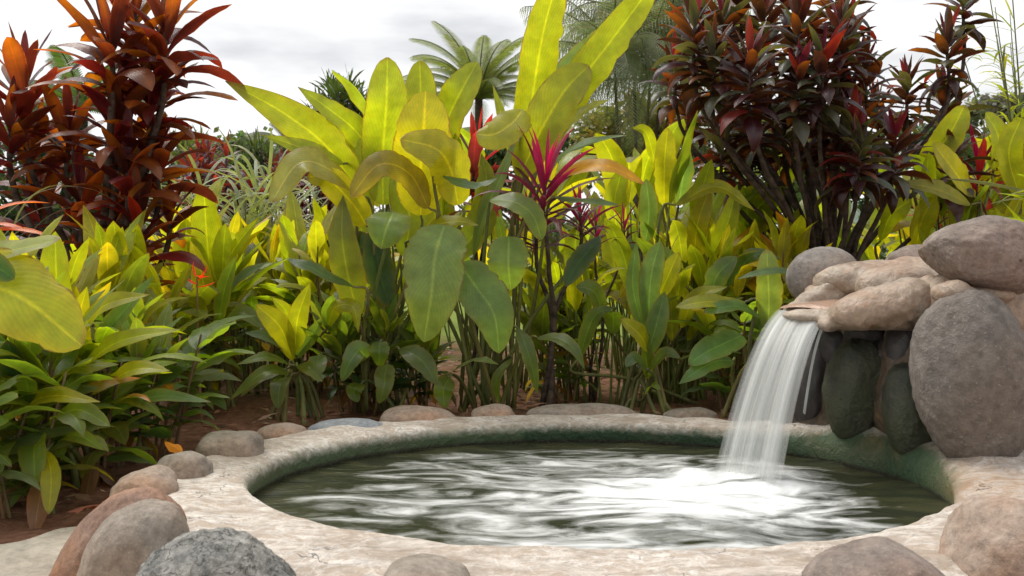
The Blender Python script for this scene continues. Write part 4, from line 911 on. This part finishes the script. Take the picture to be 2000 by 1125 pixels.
cordyline('bright pink hearted ti plant at the right of the tall heliconia clump', ((1080-1000)/F*5.5, 5.5, 0), [(1065, 345, 5.2, 1.1), (1130, 410, 5.5, .7), (1045, 420, 5.6, .8)], c_pink, Ln=.38, W=.046, n=26, trunk_r=.02, seed=21, prof='lance', mat=M_PINK, fold=.7, droop=.9)
cordyline('red leaved ti plant behind the tall heliconia clump', ((925-1000)/F*5.9, 5.9, 0), [(925, 300, 5.8, 1.1), (945, 370, 5.9, .8)], c_red, Ln=.34, W=.07, n=20, trunk_r=.018, seed=23, droop=.8, mat=M_PINK)
cordyline('small crimson ti plant in the bed between the pink one and the waterfall', ((1165-1000)/F*5.9, 5.9, 0), [(1165, 430, 5.8, .8), (1215, 430, 5.9, .6)], c_pink, Ln=.3, W=.04, n=14, trunk_r=.012, seed=25, prof='lance', mat=M_PINK)
cordyline('slim red ti plant at the far right above the boulders', ((1915-1000)/F*6.6, 6.6, 0), [(1910, 320, 6.6, 1.), (1830, 400, 6.8, .7)], lambda rg, u: (c_pink(rg, u) if u < .5 else c_red(rg, u)), Ln=.36, W=.055, n=22, trunk_r=.014, seed=27, mat=M_PINK)

# ------------------------------------------------------------------ ginger and heliconia bed
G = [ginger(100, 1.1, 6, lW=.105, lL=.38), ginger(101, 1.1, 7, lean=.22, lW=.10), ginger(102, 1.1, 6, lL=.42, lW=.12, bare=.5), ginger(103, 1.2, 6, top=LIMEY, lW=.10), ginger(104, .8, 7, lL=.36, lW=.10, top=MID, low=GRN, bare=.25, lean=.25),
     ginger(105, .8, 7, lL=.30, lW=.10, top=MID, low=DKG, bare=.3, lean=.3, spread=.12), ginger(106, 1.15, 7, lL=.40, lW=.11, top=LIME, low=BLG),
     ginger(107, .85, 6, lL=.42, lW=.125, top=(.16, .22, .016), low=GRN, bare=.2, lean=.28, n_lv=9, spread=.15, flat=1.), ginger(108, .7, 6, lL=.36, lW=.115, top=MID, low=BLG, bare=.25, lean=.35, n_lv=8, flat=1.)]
Hh = [heliconia(200, 1.6, 10), heliconia(201, 1.6, 12, bL=.6), heliconia(202, 1.5, 9, top=LIMEY, bL=.5, bW=.15), heliconia(203, 1.4, 10, top=MID, low=GRN, bL=.45, bW=.14), heliconia(204, 2.3, 13, bL=.62, bW=.19, top=LIME, low=MID, lean=.2)]
GG = 'ginger plants filling the bed'; GH = 'heliconias filling the bed'
bed = [
 (G[4], 30, 3.55, 1.0, 1.0, 'green broad leaved plant lowest at the left edge beside the leaning stones', GG),
 (G[5], 225, 4.05, 2.0, .95, 'low bushy green plant above the fallen orange leaf by the rim', GG),
 (G[1], 100, 4.1, .3, .86, 'leafy plant under the huge yellow green leaf at the left', GG),
 (G[2], -40, 3.8, 1.3, .85, 'plant half cut by the left edge below the ti plant', GG),
 (G[0], 230, 4.7, 4.3, .95, 'upright plant in front of the tall maroon ti plant', GG),
 (G[6], 395, 6.0, 2.2, 1.12, 'lime topped plant with bare red stems right of the tall maroon ti plant', GG),
 (G[3], 330, 6.1, .9, 1.0, 'lime plant rising behind the orange flower', GG),
 (G[0], 475, 7.0, 5.0, 1.05, 'yellow green plant behind the bare red soil', GG),
 (G[6], 570, 6.6, 3.3, 1.1, 'pale lime plant below the long leaf pointing left', GG),
 (G[1], 620, 6.0, 1.1, 1.0, 'lime plant left of the bushy lime heliconia clump', GG),
 (G[5], 690, 5.35, 4.4, .9, 'low dark plant at the foot of the bushy lime heliconia clump', GG),
 (G[5], 815, 5.5, 3.2, .75, 'small dark plant behind the long pinkish rim stone', GG),
 (G[2], 1120, 6.2, 2.7, .95, 'thin stemmed plant with lawn showing behind it', GG),
 (G[4], 1095, 5.9, 5.4, .85, 'loose green plant below the pink hearted ti plant', GG),
 (G[6], 1345, 6.2, 1.9, 1.05, 'yellow green plant next behind the upright blue green one', GG),
 (G[1], 1420, 6.4, 3.9, 1.05, 'leafy plant just left of the falling water', GG),
 (G[3], 1500, 6.0, .8, 1.0, 'plant between the falling water and the stems of the purple ti plant', GG),
 (G[7], 60, 3.5, 2.0, .80, 'broad leaved plant with drooping green leaves just below the huge yellow green leaf', GG),
 (G[7], 165, 3.75, 4.0, .84, 'broad leaved lime plant in front of the left group', GG),
 (G[8], 280, 4.2, 1.0, .95, 'spreading low plant with glossy leaves nearest the bare red soil', GG),
 (G[8], 20, 3.3, 5.0, .85, 'small plant with yellow edged leaves at the lower left corner of the bed', GG),
 (G[7], 345, 5.4, 3.0, 1.0, 'broad leaved plant between the maroon ti plant and the lime topped plant', GG),
 (G[7], 640, 6.3, .6, 1.15, 'broad leaved lime plant touching the bushy lime clump', GG),
 (G[8], 1400, 5.6, .1, 1.0, 'low broad leaved plant behind the rim just left of the falling water', GG),
 (G[7], 1470, 6.6, 1.2, 1.1, 'broad leaved lime plant behind the falling water', GG),
 (G[7], 430, 7.0, 5.5, 1.3, 'broad leaved lime plant right of the orange flower', GG),
]
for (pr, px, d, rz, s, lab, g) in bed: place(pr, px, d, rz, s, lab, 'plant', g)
hel = [
 (Hh[0], 1290, 6.4, 0., 1.12, 'tall lime heliconia right of the pink hearted ti plant'),
 (Hh[1], 1380, 6.9, 1., 1.15, 'tall lime heliconia left of the purple ti stems'),
 (Hh[2], 1450, 7.0, 2., 1.05, 'yellow green heliconia under the left of the purple ti crown'),
 (Hh[3], 1545, 7.6, 3., .9, 'heliconia seen through the purple ti stems'),
 (Hh[0], 1715, 7.2, 4., .85, 'heliconia right of the purple ti stems behind the brown boulder'),
 (Hh[1], 1790, 6.6, 5.1, .98, 'large leaved heliconia behind the top boulder'),
 (Hh[2], 1870, 7.3, .5, 1.1, 'tall yellow heliconia beside the slim red ti plant'),
 (Hh[0], 1960, 6.4, 1.9, 1.1, 'tall lime heliconia at the right edge above the boulders'),
 (Hh[3], 1230, 7.6, 2.2, .9, 'green heliconia behind the small crimson ti plant'),
 (Hh[2], 650, 7.2, 1.2, .85, 'heliconia low behind the bushy lime clump'),
 (Hh[1], 500, 7.6, 4.1, .72, 'pale heliconia below the grass reeds'),
 (Hh[0], 1150, 8.0, 3.1, .85, 'heliconia behind the pink hearted ti plant'),
 (Hh[4], 800, 6.2, 1.0, .95, 'tall lime heliconia filling behind the bushy lime clump'),
 (Hh[4], 1010, 6.4, 4.0, .88, 'tall lime heliconia behind the huge upright central leaves'),
 (Hh[4], 1240, 7.2, 2.0, .88, 'heliconia filling the gap left of the weeping palm foot'),
 (Hh[4], 1330, 7.6, 5.0, .85, 'heliconia standing below the left edge of the purple ti crown'),
 (Hh[4], 1840, 7.0, 3.0, .92, 'heliconia between the purple ti plant and the slim red ti plant'),
 (Hh[4], 1990, 7.2, 1.4, .98, 'heliconia with lifted blades behind the long ribbed leaves at the right edge'),
 (Hh[1], 1660, 7.9, 1.4, 1.0, 'lime heliconia glowing through the dark stems of the purple ti plant'),
 (Hh[2], 360, 5.7, 2.0, .72, 'young heliconia with upright blades beside the orange flower'),
 (Hh[3], 510, 6.2, 1.0, .80, 'mid green heliconia behind the fanned lower leaves'),
 (Hh[2], 1110, 6.0, .3, .78, 'short yellow green heliconia under the crimson leaves'),
 (Hh[3], 1195, 5.8, 2.3, .80, 'mid green heliconia just left of the upright blue green plant'),
 (Hh[1], 1315, 6.0, 4.3, .72, 'heliconia leaning over the upright blue green plant from the right'),
 (Hh[2], 1400, 6.1, 5.3, .80, 'yellow green heliconia left of the falling water'),
 (Hh[3], 1535, 6.5, 1.3, .85, 'green heliconia directly behind the smooth domed boulder'),
 (Hh[2], 170, 4.6, 1.3, .66, 'lime heliconia rising among the left group in front of the maroon trunks'),
 (Hh[0], 440, 6.6, 3.3, .74, 'lime heliconia with long blades in front of the reeds'),
 (Hh[1], 600, 6.6, 5.3, .74, 'lime heliconia under the long leaf pointing left'),
 (Hh[1], 1250, 6.7, .8, .92, 'long bladed heliconia right of the small crimson ti plant'),
 (Hh[0], 1480, 6.8, 2.8, .95, 'long bladed heliconia above the falling water'),
 (Hh[3], 60, 5.9, 3.1, .8, 'heliconia at the left edge behind the maroon ti plant'),
 (Hh[2], 960, 7.2, 5.1, .9, 'heliconia hidden low behind the tall heliconia clump'),
]
for (pr, px, d, rz, s, lab) in hel: place(pr, px, d, rz, s, lab, 'heliconia', GH)
# back rows nobody can tell apart at this size
rg = random.Random(5)
for i in range(34):
    px = 300+i*52+rg.uniform(-25, 25); d = rg.uniform(7.8, 9.6)
    if 560 < px < 1300 and (i % 3 or px > 980): continue
    pr = rg.choice([G[0], G[3], G[6], Hh[3], Hh[2]])
    zone = ('lime green back row plant seen between the maroon ti plant and the reeds' if px < 560 else 'lime green back row plant hidden behind the central lime clumps' if px < 1000 else
            'lime green back row plant left of the purple ti stems' if px < 1560 else 'lime green back row plant between the purple ti stems and the top boulder' if px < 1820 else 'lime green back row plant near the right edge above the boulders')
    o = place(pr, px, d, rg.uniform(0, 6.28), rg.uniform(.85, 1.05), zone, 'plant', zone.replace('plant', 'plants', 1))
# plants beyond the picture's sides
for i, (x, y) in enumerate([(-3.2, 4.5), (-3.8, 5.6), (-3.0, 6.6), (-4.6, 5.), (3.4, 4.6), (3.9, 5.6), (3.3, 6.4), (4.6, 5.), (-2.6, 3.9), (3.0, 5.2)]):
    o = copy_tree((G+Hh)[i % 9]); o.location = (x, y, 0); o.rotation_euler = (0, 0, i*1.3)
    tag(o, 'leafy plant %s' % ['of the far left side bed nearest the view', 'of the far left side bed further back', 'behind the maroon ti plant close to the left edge', 'outermost on the left side bed', 'right of the boulders nearest the view',
        'right of the boulders further back', 'at the right edge behind the long ribbed leaves', 'outermost on the right side bed', 'between the left edge and the left side bed', 'between the boulders and the right side bed'][i], 'plant')

# many bare canes inside the bed
# orange flower
fr = empty('heliconia_flower', P(385, 560, 5.0)); tag(fr, 'orange red beaked flower among the lime leaves at the left', 'flower')
st = MB(); st.tube(crom([(.02, .05, -.85), (.0, .02, -.4), (0, 0, .05)], 6), .007, .004, 6, (.2, .1, .04, 1)); st.build('stem', M_STEM, fr)
fb = MB(); rg = random.Random(3)
for k, (az, e, l) in enumerate([(0.1, .15, .10), (3.3, .5, .08), (.3, .9, .10), (2.8, 1.2, .09), (0, -.2, .07)]):
    gleaf(fb, rg, (0, 0, .0+k*.015), az, e, e+.3, l, .022, (.62, .07, .01), 'lance', .8, 0)
fb.build('bract', M_RED, fr)

# ------------------------------------------------------------------ reeds, far shrubs, palms
def reeds(label, px, d, n, H, seed, sp_=.35, W=.022):
    rg = random.Random(seed); root = empty('reed_clump', ((px-1000)/F*d, d, 0)); tag(root, label, 'reeds', 'grey green reed clumps behind the bed')
    st, ml = MB(), MB()
    for k in range(n):
        b = Vector((rg.uniform(-sp_, sp_), rg.uniform(-sp_, sp_)*.6, 0)); h = H*rg.uniform(.65, 1.)
        tp = b+Vector((rg.uniform(-.15, .15), rg.uniform(-.1, .1), h*.8)); path = crom([b, b.lerp(tp, .5), tp], 8); st.tube(path, .008, .004, 5, (.14, .17, .07, 1))
        az = rg.uniform(0, 6.28)
        for q in range(8):
            az += 2.6; t = .35+.65*q/7; p = b.lerp(tp, t)
            c = jit((.20, .25, .14), rg, .2)
            gleaf(ml, rg, p, az, R(rg.uniform(60, 82)), R(rg.uniform(-60, 20)), rg.uniform(.45, .8), W, c, 'strap', .5, .0, nv=9, nu=2)
    st.build('stem', M_STEM, root); ml.build('foliage', M_FAR, root)
reeds('reed clump with arching blades left, nearest the maroon ti plant', 395, 6.9, 9, 1.75, 1, W=.032)
reeds('reed clump in the middle below the dark purple shrub', 470, 7.2, 12, 1.8, 2, W=.034)
reeds('tallest reed clump with one blade arching against the sky', 555, 7.4, 10, 1.95, 3, W=.032)
reeds('reed clump leaning by the dark green tree', 625, 9.6, 6, 2.1, 4)
reeds('blue green reeds at the left edge in front of the maroon ti plant', 25, 4.9, 3, 1.55, 6, .15, .014)

def shrub(label, px, d, heads, cols, cat, Ln, W, mat, seed, n=16, group=None, name='shrub', **kw):
    rg = random.Random(seed); b = Vector(((px-1000)/F*d, d, 0)); root = empty(name, b); tag(root, label, cat, group)
    tr, ml = MB(), MB()
    for (hx, hy) in heads:
        tip = P(hx, hy, d+rg.uniform(-.5, .5))-b
        path = crom([Vector((rg.uniform(-.1, .1), 0, 0)), Vector((tip.x*.5, tip.y*.5, tip.z*.5)), tip], 7); tr.tube(path, .03, .012, 5)
        rosette(ml, rg, frame(tip, (tip.x*.15, tip.y*.15, 1)), n=n, Ln=Ln*rg.uniform(.8, 1.15), W=W, cols=cols, depth=Ln*.9, nv=5, nu=2, **kw)
    tr.build('trunk', M_BARK, root); ml.build('foliage', mat, root)
rg = random.Random(8)
shrub('dark purple red leaved shrub behind the reeds', 440, 10.5, [(rg.uniform(370, 560), 300+rg.uniform(-25, 150)) for _ in range(34)], c_purple, 'shrub', .30, .07, M_RED, 51)
shrub('dark purple shrub behind the long left pointing leaf', 620, 10.8, [(rg.uniform(550, 720), 345+rg.uniform(-30, 120)) for _ in range(30)], c_purple, 'shrub', .28, .06, M_RED, 52)
def crownpts(cx, cy, rx, ry, n, rg):
    out = []
    while len(out) < n:
        a, b = rg.uniform(-1, 1), rg.uniform(-1, 1)
        if a*a+b*b < 1: out.append((cx+a*rx, cy+b*ry))
    return out
shrub('dark green spiky leaved small tree behind the lime clump', 665, 13, crownpts(665, 265, 68, 105, 80, rg), c_green, 'tree', .38, .055, M_FAR, 53, n=20, name='dracaena_tree')
shrub('dull green shrub far behind the reeds', 520, 16, crownpts(480, 320, 75, 35, 30, rg), c_green, 'shrub', .45, .05, M_FAR, 54, n=16)
shrub('dull green shrub right behind the maroon ti plant', 330, 14, crownpts(340, 320, 70, 70, 40, rg), lambda r, u: (jit((.09, .13, .04), r),)*2, 'shrub', .4, .06, M_FAR, 55, n=16)

def frond(ml, rg, base, az, e0, e1, Ln, leafl, droop, nl=34, col=(.07, .10, .035), w=.035):
    pts = arc_pts(base, az, e0, e1, Ln, 8, rg.uniform(-.2, .2)); pts = crom(pts, nl)
    ml.tube(pts, .03, .008, 4, (.16, .17, .08, 1), cap=False)
    for i in range(3, nl+1):
        t = i/nl; T = (pts[i]-pts[i-1]).normalized(); S = Vector((-math.sin(az), math.cos(az), 0)); U = S.cross(T)
        ll = leafl*math.sin(math.pi*min(.97, .12+t*.85))**.6
        for sgn in (1, -1):
            d0 = (T*(1.25-.5*droop)+S*sgn+U*.45*(1-droop)).normalized(); tip = pts[i]+d0*ll*(1-.35*droop)+Vector((0, 0, -droop*ll*.75))
            mid = pts[i]+d0*ll*.5+Vector((0, 0, -droop*ll*.12)); wd = T*w*.5
            c = (*jit(col, rg, .25), 1)
            ml.add([pts[i]-wd, pts[i]+wd, mid+wd, mid-wd, tip], [(0, 1, 2, 3), (3, 2, 4)], [(0, 0), (1, 0), (1, .5), (0, .5), (.5, .9)], [c]*5)
def palm(label, px, d, crowns, Ln, leafl, droop, nf, seed, col, e_hi=80, e_lo=-5, name='palm_tree', w=.035, nl=34, tw=.16):
    rg = random.Random(seed); b = Vector(((px-1000)/F*d, d, 0)); root = empty(name, b); tag(root, label, 'palm tree'); tr = MB(); ml = MB()
    for (cx, cy) in crowns:
        tip = P(cx, cy, d+rg.uniform(-1, 1))-b
        tr.tube(crom([(0, 0, -.1), (tip.x*.6, 0, tip.z*.5), tip], 10), tw, tw*.65, 9)
        for k in range(nf):
            az = k*2.4+rg.uniform(-.2, .2); u = (k+.5)/nf
            e0 = R(lerp(e_hi, e_lo, u)); e1 = e0-R(rg.uniform(45, 80)+40*u*droop)
            frond(ml, rg, tip, az, e0, e1, Ln*rg.uniform(.85, 1.1), leafl, droop, nl=nl, col=col, w=w)
    tr.build('trunk', M_BARK, root); ml.build('crown', M_FAR, root)
palm('feathery palm in the middle distance between the lime clumps', 935, 26, [(935, 195)], 2.5, .52, .1, 34, 61, (.15, .18, .065), w=.03, nl=54, e_hi=82, e_lo=12)
palm('tall weeping palm with hanging fronds left of the purple ti crown', 1240, 24, [(1235, 40), (1300, 90), (1200, 120), (1270, 160), (1330, 20)], 2.8, .9, .97, 22, 62, (.17, .20, .12), e_hi=72, w=.026, tw=.05)
palm('small palm far left seen between the maroon ti heads', 150, 18, [(160, 215)], 1.5, .45, .2, 16, 63, (.07, .11, .04), w=.04)
palm('low palm at the left of the dark green tree', 570, 24, [(575, 300)], 1.4, .4, .3, 16, 64, (.12, .14, .08), w=.04)

def leafy_tree(label, px, d, cx, cy, rx, ry, n, col, seed, ls=.16, name='leafy_tree', cat='tree', kind=None):
    """crown of many small leaves in uneven clumps"""
    rg = random.Random(seed); b = Vector(((px-1000)/F*d, d, 0)); root = empty(name, b); tag(root, label, cat); tr, ml = MB(), MB()
    cl = crownpts(cx, cy, rx, ry, max(14, n//90), rg); ctr = P(cx, cy, d)-b
    for (hx, hy) in cl[:16]:
        tip = P(hx, hy, d+rg.uniform(-.7, .7))-b
        tr.tube(crom([(0, 0, 0), (ctr.x*.6, 0, ctr.z*.5), tip], 7), .09, .015, 6)
    for (hx, hy) in cl:
        c0 = P(hx, hy, d+rg.uniform(-1, 1))-b; rr = rg.uniform(.35, .8)*ry/F*d*.45; cc = jit(col, rg, .3)
        for _ in range(n//len(cl)):
            v = Vector((rg.gauss(0, .5), rg.gauss(0, .5), rg.gauss(0, .42)))*rr; p = c0+v
            gd = Vector((rg.uniform(-1, 1), rg.uniform(-1, 1), rg.uniform(-.9, .5))).normalized(); s = gd.cross(Vector((rg.uniform(-1, 1), rg.uniform(-1, 1), rg.uniform(-1, 1)))).normalized()*ls*.28
            c = (*jit(cc, rg, .3), 1); l = ls*rg.uniform(.6, 1.2)
            ml.add([p, p+gd*l*.5+s, p+gd*l, p+gd*l*.5-s], [(0, 1, 2, 3)], [(.5, 0), (1, .5), (.5, 1), (0, .5)], [c]*4)
    tr.build('trunk', M_BARK, root); ml.build('crown', M_FAR, root)
leafy_tree('pale yellow green tree below the weeping palm', 1260, 27, 1250, 290, 120, 95, 9000, (.22, .20, .07), 71, .2)
leafy_tree('grey green tree behind the tall heliconia clump', 1000, 30, 1010, 330, 160, 75, 6000, (.07, .10, .05), 72, .25)
leafy_tree('rounded dark tree far right behind the red ti plant', 1800, 24, 1790, 330, 170, 90, 6000, (.06, .10, .045), 73, .22)
leafy_tree('green tree behind the left reeds', 450, 30, 420, 330, 190, 60, 6000, (.09, .12, .06), 74, .28)
leafy_tree('green tree behind the purple ti stems', 1500, 22, 1480, 330, 150, 95, 6000, (.10, .13, .05), 75, .2)
leafy_tree('pale distant tree at the right edge', 1960, 34, 1960, 270, 110, 80, 4000, (.12, .14, .10), 76, .3)
leafy_tree('dark tree behind the maroon ti plant at the left edge', 60, 20, 60, 360, 160, 110, 6000, (.05, .08, .04), 77, .2)
# far band of planting that reads as one mass
mb = MB(); rg = random.Random(91)
for i in range(26000):
    x = rg.uniform(-26, 26); top = 2.1+.9*nz(x*.35, 2.2)+.5*nz(x*1.1, 5); y = 32+rg.gauss(0, .9); z = top*rg.random()**.8
    if y < 29: continue
    gd = Vector((rg.uniform(-1, 1), rg.uniform(-1, 1), rg.uniform(-.2, 1))).normalized(); s = gd.cross(Vector((rg.uniform(-1, 1), rg.uniform(-1, 1), rg.uniform(-1, 1)))).normalized()*.07
    p = Vector((x, y, z)); c = (*jit(mixc((.05, .08, .025), (.14, .17, .04), max(0, min(1, .5+nz(x*.8, z, 3)*1.4))), rg, .3), 1); l = rg.uniform(.2, .4)
    mb.add([p, p+gd*l*.5+s, p+gd*l, p+gd*l*.5-s], [(0, 1, 2, 3)], [(.5, 0), (1, .5), (.5, 1), (0, .5)], [c]*4)
tag(mb.build('distant_hedge', M_FAR), 'mass of green planting at the far side of the lawn', 'greenery', kind='stuff')

# slender bamboo like tree at the right edge
root = empty('bamboo_clump', ((2010-1000)/F*6.8, 6.8, 0)); tag(root, 'fine leaved bamboo like clump against the sky at the top right', 'bamboo')
st, ml = MB(), MB(); rg = random.Random(14)
for k in range(9):
    b = Vector((rg.uniform(-.2, .2), rg.uniform(-.2, .2), 0)); tp = Vector((rg.uniform(-.55, .3), rg.uniform(-.3, .3), rg.uniform(2.2, 3.1)))
    path = crom([b, Vector((tp.x*.3, tp.y*.3, tp.z*.5)), tp], 12); st.tube(path, .012, .003, 5, (.16, .18, .06, 1))
    for q in range(26):
        t = rg.uniform(.35, 1); p = path[int(t*11)].lerp(path[int(t*11)+1], t*11-int(t*11)); az = rg.uniform(0, 6.28)
        gleaf(ml, rg, p, az, R(rg.uniform(10, 70)), R(rg.uniform(-50, 20)), rg.uniform(.16, .3), .018, jit((.17, .21, .05), rg, .3), 'lance', .3, 0, nv=4, nu=2)
st.build('stem', M_STEM, root); ml.build('foliage', M_GREEN, root)
# long narrow leaves fanning in from the right edge
root = empty('pandanus_plant', ((2090-1000)/F*5.0, 5.0, 0)); tag(root, 'plant with long narrow ribbed leaves fanning in at the right edge', 'plant')
st, ml = MB(), MB(); rg = random.Random(15)
st.tube([(0, 0, -.02), (0, 0, .7), (.02, 0, 1.25)], .03, .02, 7, (.14, .13, .05, 1))
for k in range(20):
    az = R(rg.uniform(140, 235)) if k % 2 else rg.uniform(0, 6.28)
    gleaf(ml, rg, (0, 0, .85+.02*k), az, R(rg.uniform(-5, 60)), R(rg.uniform(-45, 5)), rg.uniform(.4, .62), .05, jit((.13, .18, .02), rg, .25), 'strap', .5, .02)
st.build('stem', M_STEM, root); ml.build('foliage', M_GREEN, root)
# orange old leaves reaching in at the left edge
root = empty('ti_plant', ((-60-1000)/F*4.4, 4.4, 0)); tag(root, 'ti plant cut by the left edge with drooping orange leaves', 'ti plant')
st = MB(); st.tube([(0, 0, -.02), (.02, 0, .6), (0, 0, 1.0)], .02, .012, 7, (.1, .07, .04, 1)); st.build('stem', M_BARK, root); ml = MB()
for a_, e_, l_, w_ in [(.05, .1, .43, .075), (.25, .45, .36, .07), (-.15, -.15, .40, .06), (-.3, .2, .3, .07), (.5, -.3, .3, .06), (3, .5, .3, .07), (4, .4, .3, .07), (2, .5, .3, .07)]:
    gleaf(ml, rg, (0, 0, .98+e_*.15), a_, e_+.25, e_-.7, l_, w_, jit((.33, .10, .012), rg, .2), 'cord', .4, .03, nv=10)
ml.build('foliage', M_RED, root)

# ------------------------------------------------------------------ litter, fallen leaves
def fallen(label, px, py, d, az, e, Ln, W, c, mat=M_DRY, cat='fallen leaf'):
    ml = MB(); rg = random.Random(int(px)); gleaf(ml, rg, (0, 0, 0), az, e, e-.5, Ln, W, c, 'cord', .5, .08, nv=10, nu=6)
    o = ml.build('fallen_leaf', mat); o.location = P(px, py, d); tag(o, label, cat)
fallen('orange yellow leaf hanging by the small rim stones', 322, 862, 3.75, -.3, -.3, .085, .05, (.75, .28, .01), M_DRY)
fallen('reddish brown dry leaf on the soil left of the big reddish stone', 130, 1000, 3.15, .3, .35, .12, .06, (.28, .10, .06))
fallen('pale brown curled leaf on the soil behind the rim right of the orange pink stone', 1030, 793, 5.35, .2, .3, .12, .035, (.38, .21, .14))
fallen('thin pinkish dry leaf standing behind the rim beside the long pinkish stone', 893, 800, 5.15, 1.5, 1.2, .1, .02, (.42, .24, .19))
ml = MB(); rg = random.Random(44)
for i in range(7000):
    x = rg.uniform(-3.2, 3); y = rg.uniform(3.2, 9.5)
    if ((x-PCX)/(PA+.34))**2+((y-PCY)/(PB+.34))**2 < 1.05: continue
    if y < 3.3 and x > -1.3: continue
    az = rg.uniform(0, 6.28); l = rg.uniform(.02, .12)*rg.uniform(.5, 1); c = jit(rg.choice([(.22, .12, .07), (.13, .07, .045), (.33, .23, .15), (.10, .05, .03)]), rg, .3)
    p = Vector((x, y, .04+.035*nz(x, y, 0, 1.1)+rg.uniform(0, .012))); dv = Vector((math.cos(az), math.sin(az), rg.uniform(-.05, .3)))*l; s = Vector((-math.sin(az), math.cos(az), rg.uniform(-.3, .3)))*l*rg.choice([.06, .15, .25])
    ml.add([p, p+dv*.5+s, p+dv, p+dv*.5-s], [(0, 1, 2, 3)], [(.5, 0), (1, .5), (.5, 1), (0, .5)], [(*c, 1)]*4)
tag(ml.build('leaf_litter', M_DRY), 'dry leaf bits and twigs scattered over the soil', 'leaf litter', kind='stuff')
